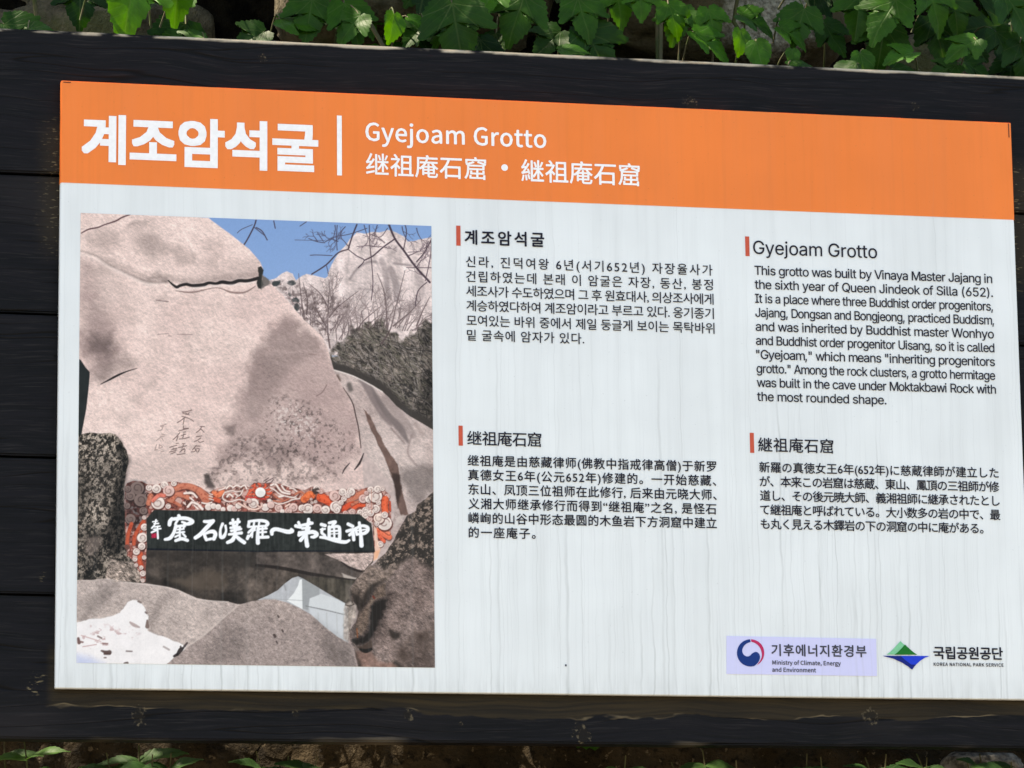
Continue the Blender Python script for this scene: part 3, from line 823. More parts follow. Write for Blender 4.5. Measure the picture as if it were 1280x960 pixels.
put(line(A_([(60, 305), (155, 334), (235, 388), (345, 440), (475, 500), (560, 512)]), 3.5, 2.5), (238, 220, 212), 0.45)
put(poly(A_([(1235, 400), (1262, 385), (1275, 420), (1262, 470), (1278, 505), (1262, 535), (1240, 530), (1228, 500), (1245, 460)]), 1.2, 0.4), (44, 44, 42), 0.95)
put(poly(B_([(38, 430), (75, 455), (95, 490), (60, 505), (40, 525)]), 1.5, 0.5), (92, 88, 84), 0.8)
put(line(A_([(690, 550), (800, 560), (960, 530), (1060, 560), (1150, 560), (1220, 520)]), [1, 2, 1, 2.4, 2, 1], 0.8), (120, 98, 92), 0.7)
crack(A_([(60, 166), (110, 140), (170, 128), (220, 108), (290, 85), (330, 62), (385, 42)]), [1.2, 1.6, 1.5, 1.3, 1.7, 1.6, 1.4], (84, 60, 62))
crack(C_([(188, 266), (240, 240), (300, 208), (360, 182), (432, 160)]), [0.7, 1.8, 2.4, 1.4, 0.5], (34, 30, 30))
crack(A_([(560, 612), (600, 618), (640, 622)]), 1.0, (110, 92, 90), 0.8)
for q in ([(570, 840), (640, 835)], [(640, 850), (660, 852)], [(700, 840), (800, 842)]): crack(A_(q), 0.9, (140, 115, 112), 0.7)
# slope stone at the right
slope = J(D_([(512, 168), (560, 180), (640, 205), (700, 232), (760, 265), (840, 312), (930, 405), (1000, 465), (1100, 522), (1195, 580)]), F_([(1260, 400), (900, 560), (960, 300)]), D_([(930, 960), (720, 720), (690, 600), (650, 420), (580, 290)]))
sl = poly(slope, 0.9, 0.15)
put(sl, tex((203, 184, 177), 0.16*(n_m-0.5)+0.14*(n_f-0.5)+0.10*emb+0.12*(n_x-0.5), (180, 160, 154), np.clip((n_c-0.35)*2.4, 0, 1)))
for q, w, c, k in (([(690, 230), (740, 290), (790, 380), (850, 480), (900, 540)], [5, 8, 8, 7, 3], (122, 108, 106), 0.75), ([(760, 270), (820, 380), (880, 470), (960, 560), (1010, 650)], [2, 6, 7, 10, 3], (112, 100, 98), 0.8), ([(620, 270), (628, 300)], 6, (98, 90, 86), 0.85), ([(540, 210), (555, 240)], 3, (90, 70, 62), 0.9),
                   ([(860, 360), (960, 480), (1040, 600)], 10, (150, 134, 130), 0.6), ([(1040, 600), (1010, 720), (1070, 810)], [1, 2, 1], (120, 102, 100), 0.7), ([(900, 560), (990, 660)], 1.4, (104, 88, 86), 0.8), ([(1060, 530), (1110, 600)], 5, (165, 146, 140), 0.6)):
    put(blur(line(D_(q), w, 1.6), 1)*sl, c, k)
put(line(D_([(520, 172), (640, 210), (760, 270), (840, 318)]), 1.6, 0.8), (238, 226, 218), 0.7)
mul(poly(J(D_([(960, 830), (1100, 800), (1195, 820)]), F_([(1260, 80), (1240, 140), (1110, 230), (1000, 60)])), 10, 1.0), 0.70)
br = J(D_([(716, 430), (760, 480), (800, 560), (860, 680), (940, 800), (970, 960)]), F_([(1010, 120), (1040, 230), (1062, 290), (1010, 300), (985, 240), (960, 80), (930, 0)]), D_([(905, 880), (850, 740), (800, 640), (750, 530)]))
put(poly(br, 1.3, 0.3), tex((112, 88, 80), 0.3*(n_f-0.5)+0.25*(n_m-0.5)), 0.95)
mul(poly(F_([(940, 0), (1000, 20), (1010, 130), (985, 250), (960, 110)]), 3, 0.3), 0.6)
crack(D_([(580, 290), (640, 385), (664, 480), (682, 560), (698, 690)]), [0.8, 1.4, 1.5, 1.5, 1.0], (74, 58, 56))
crack(D_([(716, 728), (690, 790), (655, 836)]), [1, 2.6, 1], (56, 46, 46)); crack(D_([(622, 792), (590, 830), (574, 862)]), [1, 1.8, 0.8], (66, 54, 54))
crack(D_([(470, 270), (440, 320), (400, 345)]), 1.2, (130, 108, 106), 0.8); crack(D_([(340, 690), (310, 735), (250, 750)]), 1.0, (150, 128, 124), 0.7)
crack(D_([(350, 66), (400, 70)]), 1.0, (140, 116, 112), 0.8)
# carved characters
ins = np.zeros((NY, NX))
for q in ([(450, 155), (490, 155), (580, 130)], [(460, 170), (520, 190), (545, 165)], [(500, 170), (545, 195)], [(450, 215), (500, 225)], [(490, 225), (440, 265), (385, 298)], [(490, 225), (560, 250), (605, 280)], [(480, 240), (465, 320)], [(470, 340), (470, 385)], [(470, 375), (535, 372)], [(405, 410), (470, 390), (535, 375)], [(500, 420), (470, 425)], [(420, 430), (380, 480), (330, 525)], [(395, 480), (375, 540)], [(440, 470), (500, 450)], [(475, 445), (460, 500)], [(415, 515), (480, 510), (545, 492)],
          [(285, 628), (330, 612), (380, 600)], [(370, 575), (400, 572)], [(310, 660), (380, 640)], [(285, 690), (370, 668)], [(300, 715), (360, 690)], [(330, 640), (370, 650)], [(400, 632), (450, 620), (510, 605)], [(455, 575), (490, 578)], [(470, 590), (450, 640)], [(480, 640), (420, 690)], [(440, 660), (490, 655), (480, 690)], [(385, 722), (430, 718), (490, 710)],
          [(690, 350), (745, 350)], [(715, 345), (690, 390), (640, 430)], [(705, 385), (745, 425)], [(640, 485), (715, 475)], [(700, 500), (660, 530), (615, 550)], [(670, 545), (690, 560), (740, 545)], [(640, 600), (590, 660)], [(640, 610), (690, 610)], [(575, 688), (620, 680), (640, 650)], [(650, 640), (680, 650), (665, 690)], [(620, 640), (650, 690)]):
    line(OO(q), 0.95, 0.6, ins)
put(ins, (92, 72, 68), 0.85)
ins = np.zeros((NY, NX))
for q in ([(170, 340), (235, 320)], [(200, 330), (180, 390), (130, 405)], [(160, 345), (190, 360)], [(180, 450), (220, 460)], [(160, 480), (210, 480)], [(170, 490), (110, 535)], [(180, 500), (200, 540)], [(110, 590), (90, 660)], [(150, 590), (140, 640)], [(160, 600), (190, 620), (150, 640)], [(170, 685), (200, 680)], [(85, 665), (120, 655)]):
    line(OO(q), 0.9, 0.7, ins)
put(ins, (140, 116, 110), 0.75)
# dark stone and mossy stone at the left
put(poly(C_([(30, 90), (55, 105), (85, 150), (117, 185), (112, 250), (104, 330), (96, 420), (80, 500), (62, 600), (30, 630)]), 0.9, 0.1), tex((40, 44, 44), 0.3*(n_m-0.5)))
mossy = J(C_([(25, 604), (60, 598), (110, 586), (190, 594), (250, 590), (290, 600), (330, 650), (360, 700), (374, 745), (374, 800), (356, 870), (345, 960)]), E_([(340, 100), (345, 160), (350, 260), (362, 380), (352, 470), (420, 570), (445, 640), (490, 690)]), G_([(480, 180), (20, 180)]))
mo = poly(mossy, 0.9, 0.2)
spk = np.clip((fbm(5.5, 3, 0.8, 0.8)-0.40)*4.2, 0, 1)
put(mo, tex((44, 40, 36), 0.5*(n_x-0.5), (182, 166, 152), spk*np.clip(0.25+1.1*fbm(40, 3), 0, 1)))
mul(poly(J(C_([(300, 610), (350, 690), (378, 760), (374, 820), (345, 960)]), E_([(340, 100), (360, 300), (355, 480), (300, 560), (230, 500), (240, 330), (290, 120), (300, 0)]), C_([(300, 960), (330, 800), (300, 700)])), 7, 0.7), 0.42)
mul(poly(E_([(90, 460), (140, 410), (200, 400), (250, 440), (250, 500), (200, 520), (190, 600), (120, 700), (60, 700), (80, 560)]), 5, 0.6)*(1-spk*0.5), 0.55)
put(poly(E_([(100, 440), (160, 420), (200, 430), (190, 500), (120, 560), (80, 520)]), 5, 0.8), (170, 150, 140), 0.5)
put(poly(J(E_([(250, 560), (330, 600), (400, 590), (450, 650), (470, 700)]), G_([(460, 140), (300, 140), (215, 130), (230, 80)])), 3, 0.6), tex((150, 134, 124), 1.1*(fbm(6, 3)-0.5)+0.6*emb), 0.9)
crack(E_([(210, 545), (270, 575), (340, 580)]), 1.4, (30, 28, 26), 0.8)

# under the board: shaded wall, slab, tarpaulin
cave = J(E_([(488, 505), (1280, 525)]), F_([(825, 548), (812, 625), (740, 700)]), H_([(690, 200), (640, 260), (680, 360), (640, 620), (400, 620)]), G_([(1100, 420), (480, 200)]))
ca = poly(cave, 0.8)
put(ca, tex((66, 59, 54), 0.8*(n_m-0.5)+0.45*(n_f-0.5), (104, 92, 84), np.clip((n_c-0.42)*3, 0, 1)))
mul(poly(G_([(490, 100), (900, 190), (1000, 200), (1150, 200), (1150, 300), (820, 250), (640, 180), (490, 155)]), 6, 0.6), 0.62)
put(poly(G_([(640, 130), (760, 110), (900, 50), (1010, 90), (1040, 150), (1000, 190), (800, 200)]), 8, 0.6), (92, 80, 70), 0.7)
put(poly(E_([(495, 525), (740, 535), (1280, 545), (1280, 640), (760, 600), (600, 580), (495, 560)]), 4, 0.4)*ca, tex((58, 52, 48), 0.4*(n_f-0.5)), 0.8)
slb = J(F_([(0, 560), (480, 570)]), H_([(500, 20), (610, 75), (750, 145), (700, 185), (600, 172), (400, 140), (180, 105), (0, 84)]))
put(poly(slb, 2.0, 0.5), tex((92, 82, 77), 0.6*(n_m-0.5)+0.45*(n_f-0.5)), 0.8)
put(poly(H_([(590, 140), (640, 160), (700, 178), (690, 192), (610, 175)]), 1.6, 0.3), (196, 182, 172), 0.85)
crack(H_([(0, 88), (180, 110), (380, 150), (560, 178), (690, 192)]), [3, 4, 4, 3, 1.5], (40, 34, 32), 0.85)
put(poly(J(F_([(478, 566), (822, 560)]), H_([(808, 60), (780, 90), (750, 132), (700, 122), (640, 95), (580, 60), (500, 22)])), 0.9, 0.2), tex((188, 166, 158), 0.5*(n_f-0.5)+0.25*emb))
crack(H_([(590, 65), (650, 105), (720, 130), (752, 130)]), [1.5, 3, 3, 2], (48, 40, 38), 0.85)
dk = poly(H_([(440, 170), (690, 195), (640, 260), (650, 330), (615, 350), (520, 290), (430, 240), (330, 180)]), 2.5, 0.3)
put(dk, tex((74, 68, 60), 0.5*(vert-0.5)*2+0.4*(n_f-0.5)), 0.9)
put(poly(H_([(520, 180), (545, 182), (540, 280), (520, 270)]), 3, 0.5)*1.0, (120, 110, 98), 0.6)
put(poly(H_([(625, 220), (670, 220), (655, 330), (620, 330)]), 4, 0.5), (150, 138, 126), 0.6)
tarp = H_([(10, 330), (80, 300), (150, 262), (200, 215), (250, 178), (290, 166), (330, 185), (440, 250), (540, 310), (616, 352), (640, 400), (640, 640), (560, 640), (300, 440), (100, 360)])
tp = poly(tarp, 0.9)
put(tp, tex((184, 184, 186), 0.10*(n_f-0.5)+0.14*(vert-0.5)))
put(poly(H_([(290, 166), (320, 180), (440, 250), (440, 300), (372, 320), (360, 400), (316, 390), (312, 190)]), 1.2), (150, 152, 152), 0.75)
put(poly(H_([(302, 190), (318, 186), (322, 395), (214, 336), (262, 282), (290, 230)]), 0.9), (232, 232, 230), 0.95)
put(poly(H_([(372, 320), (450, 288), (545, 318), (618, 356), (620, 430), (480, 395), (365, 375)]), 1.2)*tp, (214, 216, 216), 0.8)
put(poly(H_([(370, 385), (480, 405), (620, 436), (620, 620), (560, 600), (470, 520), (370, 420)]), 1.5)*tp, (206, 208, 210), 0.8)
crack(H_([(345, 372), (430, 390), (520, 410), (610, 432)]), 0.8, (110, 110, 108), 0.85)
crack(H_([(40, 320), (150, 325), (330, 335)]), 0.6, (140, 140, 140), 0.6); crack(H_([(195, 222), (205, 262)]), 1.6, (140, 138, 138), 0.6)
for x in (430, 490, 560, 605): crack(H_([(x, 420), (x+3, 560)]), 1.2, (180, 180, 178), 0.6)

# big dark stone at the right
drk = J(F_([(1260, 115), (1215, 150), (1180, 185), (1122, 222), (1108, 268), (1050, 298), (1000, 385), (960, 470), (900, 560), (850, 605), (800, 650)]), H_([(795, 75), (745, 150), (690, 195), (650, 255), (660, 330), (690, 360), (714, 402), (692, 480), (650, 545), (640, 575), (660, 640), (690, 700), (700, 760), (720, 840), (1270, 840), (1270, 0)]))
dm = poly(drk, 0.9, 0.15)
put(dm, tex((146, 128, 121), 0.45*(n_m-0.5)+0.48*(n_f-0.5)+0.25*emb+0.3*(n_x-0.5), (112, 96, 90), np.clip((n_c-0.35)*3, 0, 1)))
put(poly(J(F_([(1260, 115), (1122, 222), (1050, 298), (960, 470), (870, 600)]), H_([(820, 60), (900, 130), (1010, 80), (1100, 30), (1250, 130)])), 9, 1.0)*dm, tex((52, 47, 43), 0.4*(n_x-0.5), (146, 128, 116), np.clip((fbm(6, 3, 1, 0.8)-0.48)*5, 0, 1)), 0.95)
mul(poly(H_([(640, 240), (900, 190), (930, 330), (860, 520), (800, 700), (690, 700), (640, 570), (700, 400)]), 14, 0.8), 0.66)
put(poly(H_([(650, 255), (740, 150), (800, 90), (900, 130), (1000, 80), (900, 200), (820, 240), (780, 300), (720, 400), (690, 350)]), 4, 0.5), tex((124, 108, 98), 0.7*(n_f-0.5)+0.3*emb), 0.85)
put(poly(H_([(1230, 500), (1240, 800), (950, 800), (1000, 640), (1100, 560)]), 14, 1.0)*dm*n_m*1.4, (70, 58, 52), 0.8)
put(poly(H_([(690, 690), (800, 690), (850, 760), (960, 770), (1010, 805), (720, 805)]), 4, 0.6), tex((140, 108, 96), 0.4*(n_f-0.5)), 0.75)
put(poly(H_([(910, 318), (900, 385), (880, 425), (850, 470), (830, 530), (812, 580), (775, 622), (705, 642), (668, 634), (662, 610), (720, 602), (770, 560), (790, 500), (785, 420), (805, 375), (850, 345)]), 3.2, 0.9), (38, 33, 30), 0.95)
put(poly(H_([(700, 655), (740, 650), (800, 610), (802, 680), (770, 692), (722, 690)]), 2, 0.4), (76, 62, 54), 0.9)
crack(H_([(722, 672), (760, 686), (800, 672)]), [2, 5, 3], (34, 30, 28), 0.9)
for q, w in (([(650, 262), (690, 320), (712, 395)], [2, 5, 3]), ([(716, 270), (712, 320), (735, 370)], [2, 3.5, 3]), ([(890, 198), (820, 230), (770, 290), (740, 360), (724, 392)], [2, 5, 7, 5, 3]), ([(694, 290), (700, 370)], 2.5), ([(930, 540), (960, 580), (990, 570)], [4, 9, 5]), ([(690, 700), (720, 780), (715, 805)], [2, 3, 3]), ([(960, 760), (1010, 805)], [2, 4])):
    put(blur(line(H_(q), w, 1.6), 2), (44, 38, 34), 0.85)
put(poly(H_([(700, 460), (770, 360), (850, 240), (900, 215), (905, 300), (830, 335), (790, 380), (775, 500), (740, 570), (690, 590)]), 3, 0.5), tex((112, 95, 84), 0.6*(n_f-0.5)+0.3*emb), 0.9)
crack(H_([(700, 530), (705, 590)]), 1.4, (150, 84, 50), 0.7); crack(H_([(812, 305), (822, 318)]), 2, (110, 40, 30), 0.8)
put(poly(H_([(616, 360), (650, 340), (690, 370), (700, 420), (650, 540), (640, 630), (612, 600)]), 2.5, 0.5), tex((172, 158, 148), 0.7*(n_f-0.5)), 0.8)
crack(H_([(620, 365), (650, 372), (680, 360)]), 1.2, (60, 50, 46), 0.8)
put(line(F_([(960, 380), (995, 330), (1020, 300)]), [1, 7, 3], 1.5), (205, 190, 182), 0.6)

# foreground boulders and snow
fgl = G_([(20, 128), (80, 130), (130, 130), (180, 122), (230, 120), (290, 142), (380, 146), (480, 152), (580, 168), (640, 178), (700, 195), (770, 224), (830, 252), (900, 265), (960, 272), (1040, 274), (1112, 294), (1250, 500), (1000, 760), (20, 760)])
fl = poly(fgl, 0.9, 0.08)
put(fl, tex((182, 166, 159), 0.12*(n_m-0.5)+0.22*(n_f-0.5)+0.12*emb+0.20*(n_x-0.5), (200, 183, 175), np.clip((n_c-0.4)*3, 0, 1)))
mul(poly(G_([(60, 380), (120, 250), (230, 150), (290, 150), (250, 230), (180, 330), (90, 390)]), 10, 0.8), 0.82)
mul(poly(G_([(500, 420), (540, 330), (620, 210), (680, 210), (600, 320), (560, 430), (530, 480)]), 9, 0.6), 0.86)
put(line(G_([(230, 122), (380, 148), (580, 170), (700, 198), (830, 256), (1040, 276)]), 1.4, 0.9), (222, 206, 198), 0.6)
fgr = J(G_([(1110, 294), (1150, 285), (1200, 270)]), H_([(0, 336), (60, 326), (130, 326), (210, 346), (300, 386), (380, 432), (470, 512), (560, 582), (650, 636), (684, 690), (706, 850), (0, 850)]), G_([(600, 760), (620, 695), (740, 590), (820, 540), (900, 480), (1000, 390)]))
fr = poly(fgr, 1.0, 0.08)
put(fr, tex((160, 144, 138), 0.12*(n_m-0.5)+0.28*(n_f-0.5)+0.14*emb+0.26*(n_x-0.5), (188, 170, 161), np.clip((0.62-(YY/NY-0.78)*4.2)*1.2+(n_c-0.5)*1.2, 0, 1)))
mul(poly(J(G_([(880, 640), (960, 520), (1050, 440), (1150, 480), (1150, 640), (1000, 700), (880, 700)])), 16, 1.0), 0.86)
mul(poly(H_([(420, 480), (560, 590), (660, 660), (690, 800), (520, 800), (450, 640)]), 18, 1.0), 0.78)
for q in ((125, 575, 3.2), (150, 440, 2), (140, 620, 2), (180, 540, 1.8)): crack(H_([(q[0], q[1]), (q[0]+6, q[1]+10)]), q[2], (70, 58, 56), 0.85)
put(line(J(G_([(1110, 296), (1060, 340), (1000, 390), (900, 480), (820, 540), (740, 592)])), 1.8, 1.0), (212, 195, 186), 0.6)
snow = G_([(20, 412), (80, 398), (130, 392), (200, 384), (260, 374), (320, 345), (345, 312), (370, 280), (400, 264), (440, 268), (464, 292), (488, 330), (494, 345), (512, 372), (505, 395), (490, 402), (498, 440), (502, 470), (560, 492), (640, 520), (700, 542), (742, 562), (770, 548), (745, 590), (690, 636), (628, 694), (600, 760), (20, 760)])
sn = poly(snow, 1.3, 0.35)
put(sn, tex((238, 232, 230), 0.06*(n_m-0.5)+0.08*np.minimum(n_f-0.45, 0)))
put(sn*np.clip((fbm(7, 3, 1.8)-0.64)*9, 0, 1)*poly(G_([(40, 440), (330, 430), (440, 480), (320, 560), (250, 620), (60, 640)]), 12, 0.6), (178, 140, 138), 0.6)
put(poly(G_([(20, 625), (100, 640), (210, 690), (20, 720)]), 10, 0.3), (186, 194, 222), 0.8)
for q, w, c in (([(700, 628), (722, 596), (742, 582)], [3, 5, 2], (44, 36, 36)), ([(680, 638), (700, 625)], 3, (44, 36, 36)), ([(748, 572), (766, 550)], [3, 2], (70, 58, 58)), ([(722, 574), (724, 590)], 2, (60, 50, 50)), ([(195, 602), (225, 612), (248, 612)], [2, 4, 5], (86, 66, 62)), ([(215, 622), (250, 622)], 2.6, (86, 66, 62)), ([(350, 688), (366, 684)], 3.2, (96, 82, 78)), ([(360, 604), (398, 606)], 1.5, (120, 104, 100)), ([(40, 520), (45, 548)], [3, 4], (104, 76, 72)), ([(45, 540), (70, 545)], 2, (130, 100, 96)), ([(385, 412), (410, 430), (446, 445)], [2, 4, 2], (176, 156, 152)), ([(170, 505), (195, 518)], 2, (130, 108, 104)), ([(205, 555), (235, 555)], 1.8, (140, 110, 106)), ([(610, 575), (645, 595)], 2.2, (176, 162, 158)), ([(488, 345), (496, 352)], 2, (110, 92, 88)), ([(500, 400), (500, 440)], [2, 5], (120, 100, 94)), ([(440, 272), (456, 280)], 2.4, (120, 104, 98)), ([(214, 648), (224, 648)], 1.6, (110, 90, 86)), ([(70, 575), (160, 560)], 1, (190, 150, 148)), ([(60, 500), (190, 540)], 1, (196, 160, 156))):
    put(line(G_(q), w, 0.8), c, 0.9)

# carved frame with clouds and dragons
fbase = J(LL([(60, 60), (110, 42), (190, 42), (240, 70), (330, 70), (390, 50), (480, 48), (600, 62), (700, 90), (790, 150)]), MM([(150, 170), (250, 140), (400, 110), (540, 105), (600, 140), (660, 80), (780, 80), (900, 85), (1000, 90), (1150, 140), (1280, 170)]), NN([(180, 120), (280, 130), (300, 190), (400, 170), (540, 145), (700, 150), (840, 120), (990, 130), (1060, 210), (1085, 400), (1080, 600), (1080, 660), (1000, 770), (950, 850), (920, 940), (885, 960), (880, 560), (800, 500), (740, 420), (0, 425)]), MM([(1280, 445), (0, 430)]), LL([(700, 300), (330, 300), (250, 360), (235, 430), (225, 940), (185, 930), (170, 850), (110, 740), (60, 700), (40, 450), (40, 100)]))
fbm_ = poly(fbase, 1.0, 0.15)
fbm_ = fbm_*np.clip(0.2+1.6*fbm(9, 2)+poly(NN([(0, 240), (1000, 240), (1000, 900), (0, 420)]), 4)+poly(LL([(60, 120), (800, 150), (800, 300), (230, 320), (230, 940), (60, 700)]), 4)+poly(MM([(0, 220), (1280, 230), (1280, 440), (0, 440)]), 4), 0, 1)
put(fbm_, tex((140, 82, 72), 0.9*(n_f-0.5)+0.4*(n_x-0.5)))
put(fbm_*np.clip((fbm(6, 2)-0.5)*8, 0, 1), (226, 190, 178), 0.75)
put(fbm_*np.clip((fbm(5, 2)-0.6)*8, 0, 1), (70, 40, 36), 0.8)
ORG, CRM, PNK, DRK = (198, 122, 98), (240, 222, 212), (230, 194, 184), (84, 44, 40)
def ball(Z, x, y, r, sc, col=CRM, spiral=True, dark=DRK, k=1.0):
    r = r*1.1
    a = np.linspace(0, 2*math.pi, 17)[:-1]
    put(poly(Z([(x+1.1*r*math.cos(t)+0.06*r, y+1.05*r*math.sin(t)+0.16*r) for t in a]), 1.0), dark, 0.8)
    put(poly(Z([(x+r*math.cos(t), y+r*0.95*math.sin(t)) for t in a]), 0.9), col, k)
    put(poly(Z([(x+r*0.75*math.cos(t)+0.1*r, y+r*0.6*math.sin(t)+0.28*r) for t in a]), 2.0), tuple(c*0.86 for c in col), 0.6)
    if spiral:
        tt = np.linspace(2.2, 7.6, 14)
        put(line(Z([(x+r*(0.12+0.075*t)*math.cos(t+x), y+r*(0.12+0.075*t)*math.sin(t+x)) for t in tt]), max(0.8, 0.17*r/sc), 0.7), tuple(0.5*c+0.5*q for c, q in zip(dark, col)), 0.85)
def st(Z, q, w, sc, col, k=1.0):
    put(line(Z([(a, b+w*0.18) for a, b in q]), w*1.15/sc, 0.8), DRK, 0.6)
    put(line(Z(q), w/sc, 0.8), col, k)
    if w > 30:
        put(line(Z([(a, b-w*0.15) for a, b in q]), w*0.4/sc, 1.6), tuple(min(255, c*1.12) for c in col), 0.6)
s = 7.11
mul(poly(LL([(40, 100), (70, 55), (140, 38), (225, 50), (235, 330), (215, 380), (120, 480), (50, 450)]), 5, 0.3), (0.55, 0.62, 0.66))
GRY = (132, 112, 106); GD = (48, 36, 36)
for x, y, r in ((150, 105, 56), (90, 172, 40), (182, 210, 54), (205, 305, 32), (90, 378, 42), (65, 110, 26), (60, 260, 26)): ball(LL, x, y, r, s, GRY, True, GD)
for q, w in (([(205, 400), (165, 460), (130, 530), (120, 600)], 30), ([(215, 400), (205, 460), (180, 500)], 18), ([(100, 420), (70, 520), (60, 620)], 30), ([(180, 690), (170, 740), (190, 800)], 40)): st(LL, q, w, s, (196, 92, 66))
for x, y, r in ((212, 365, 17), (215, 450, 30), (195, 545, 42), (190, 620, 30), (143, 668, 28), (60, 625, 20), (212, 720, 18), (130, 735, 20), (185, 810, 18), (200, 862, 24), (200, 925, 17), (140, 790, 16)): ball(LL, x, y, r, s, CRM if x > 120 else (120, 84, 76))
for q, w in (([(480, 112), (560, 86), (640, 96), (710, 138), (790, 195)], 52), ([(460, 205), (500, 160), (560, 170), (605, 190)], 40), ([(430, 215), (480, 230), (535, 262)], 26), ([(270, 170), (250, 240)], 40)): st(LL, q, w, s, ORG)
for x, y, r in ((255, 100, 26), (322, 108, 38), (392, 76, 32), (430, 128, 46), (335, 235, 54), (476, 62, 24), (425, 265, 22), (700, 70, 0.1)):
    ball(LL, x, y, r, s, CRM if x != 430 else PNK)
st(LL, [(290, 215), (340, 170), (390, 170)], 30, s, (228, 130, 112))
for q, w in (([(570, 150), (640, 150), (680, 185)], 18), ([(600, 270), (640, 230), (690, 250)], 20), ([(620, 190), (650, 215)], 14), ([(580, 250), (560, 230)], 10), ([(660, 260), (690, 290)], 12), ([(700, 260), (730, 290)], 22)): st(LL, q, w, s, CRM)
s = 9.846
st(MM, [(-10, 180), (30, 230), (70, 290)], 90, s, ORG); st(MM, [(170, 200), (220, 230), (270, 190)], 60, s, (226, 128, 92)); st(MM, [(180, 280), (230, 300)], 50, s, (200, 90, 64))
for q, w in (([(110, 210), (150, 225)], 12), ([(110, 240), (150, 255)], 12), ([(110, 275), (160, 290)], 12), ([(20, 325), (80, 335), (140, 320)], 18), ([(230, 170), (290, 150), (310, 130)], 16), ([(300, 200), (275, 250), (300, 295), (380, 310), (470, 285), (540, 300), (580, 320)], 15), ([(300, 200), (390, 175), (440, 190), (500, 180)], 13), ([(320, 150), (360, 115), (400, 130)], 20), ([(400, 140), (450, 110), (500, 135)], 20), ([(500, 130), (545, 110), (570, 150)], 20), ([(520, 170), (500, 220), (440, 260)], 14), ([(330, 250), (360, 220), (400, 250)], 22), ([(430, 215), (460, 240)], 16)): st(MM, q, w, s, CRM)
for a in np.linspace(0, 2*math.pi, 11)[:-1]: st(MM, [(740+50*math.cos(a), 195+40*math.sin(a)), (740+110*math.cos(a+.3), 190+80*math.sin(a+.3)), (740+135*math.cos(a+.15), 185+95*math.sin(a+.15))], 24, s, (224, 98, 72))
st(MM, [(560, 290), (600, 200), (660, 150), (670, 100)], 24, s, (228, 106, 78)); st(MM, [(600, 225), (690, 225)], 16, s, (232, 120, 90)); st(MM, [(560, 250), (700, 265), (800, 280)], 18, s, (206, 70, 66))
ball(MM, 740, 196, 58, s, (250, 244, 238), False)
for q, w in (([(860, 140), (920, 170), (980, 220), (1080, 250), (1180, 265)], 16), ([(870, 110), (930, 100), (960, 140), (1010, 195), (1100, 215)], 24), ([(1000, 110), (1040, 170), (1100, 190)], 20), ([(1010, 100), (1080, 120), (1150, 160)], 14), ([(880, 300), (960, 340), (1060, 320), (1140, 285), (1230, 270), (1265, 230), (1240, 195)], 14), ([(1160, 170), (1210, 200), (1170, 250)], 14), ([(970, 250), (1020, 240)], 26), ([(900, 95), (870, 110)], 22), ([(1100, 150), (1150, 150), (1190, 190)], 14)): st(MM, q, w, s, CRM)
for q, w in (([(900, 220), (940, 260), (1010, 290)], 20), ([(900, 300), (1000, 310), (1090, 275)], 16), ([(1170, 220), (1230, 190), (1270, 210)], 26)): st(MM, q, w, s, ORG)
for x, y, r in ((100, 375, 40), (160, 365, 34), (220, 375, 34), (280, 405, 28), (370, 390, 40), (420, 400, 34), (470, 360, 36), (655, 330, 58), (600, 300, 30), (850, 300, 24), (800, 380, 44), (870, 350, 40), (965, 390, 44), (1145, 380, 50), (1085, 425, 40), (1250, 390, 40), (1010, 430, 26)): ball(MM, x, y, r, s, CRM if (x//10) % 3 else PNK, (x % 2 == 1))
for q, w in (([(470, 330), (540, 370), (620, 400), (690, 405), (760, 370)], 22), ([(700, 350), (740, 380), (760, 340)], 16), ([(540, 340), (600, 410)], 16), ([(1050, 370), (1100, 340)], 20)): st(MM, q, w, s, (240, 205, 190))
s = 9.146
st(NN, [(90, 260), (150, 210), (180, 215)], 80, s, (224, 118, 74)); st(NN, [(280, 240), (340, 265), (410, 300)], 96, s, (222, 96, 62))
st(NN, [(600, 275), (670, 235), (770, 185)], 66, s, ORG); st(NN, [(540, 375), (610, 325), (680, 315)], 60, s, (208, 84, 56)); st(NN, [(650, 370), (710, 330), (770, 330)], 44, s, (216, 92, 62)); st(NN, [(640, 320), (700, 290)], 30, s, ORG)
for x, y, r in ((232, 140, 36), (282, 168, 30), (440, 222, 58), (530, 178, 42), (625, 175, 44), (590, 215, 30), (545, 255, 30), (130, 370, 58), (75, 360, 26), (240, 365, 48), (335, 382, 46), (450, 345, 60), (462, 385, 36), (510, 300, 28), (220, 290, 18), (180, 300, 16), (170, 260, 14), (640, 405, 34), (560, 420, 26), (765, 255, 46), (830, 260, 40), (905, 225, 70), (850, 150, 34), (930, 145, 40), (985, 140, 26), (800, 190, 24), (940, 300, 26), (1042, 228, 28), (905, 370, 46), (840, 345, 36), (790, 385, 34), (730, 410, 32), (790, 445, 36), (840, 490, 30), (850, 420, 36), (850, 535, 20), (940, 560, 30)):
    ball(NN, x, y, r, s, CRM if (x//10) % 4 else PNK)
st(NN, [(1018, 260), (1010, 330), (1018, 400)], 74, s, (222, 102, 68)); st(NN, [(1070, 290), (1075, 390)], 20, s, (200, 84, 60))
st(NN, [(930, 620), (990, 650), (1060, 690)], 66, s, (228, 118, 88)); st(NN, [(950, 680), (1000, 740)], 44, s, (222, 104, 76)); st(NN, [(1000, 610), (1060, 650)], 34, s, (232, 134, 104))
ball(NN, 1010, 535, 76, s, CRM); ball(NN, 945, 480, 56, s, (246, 222, 208)); ball(NN, 1010, 440, 36, s, CRM); ball(NN, 960, 775, 34, s, CRM); ball(NN, 920, 540, 26, s, CRM)
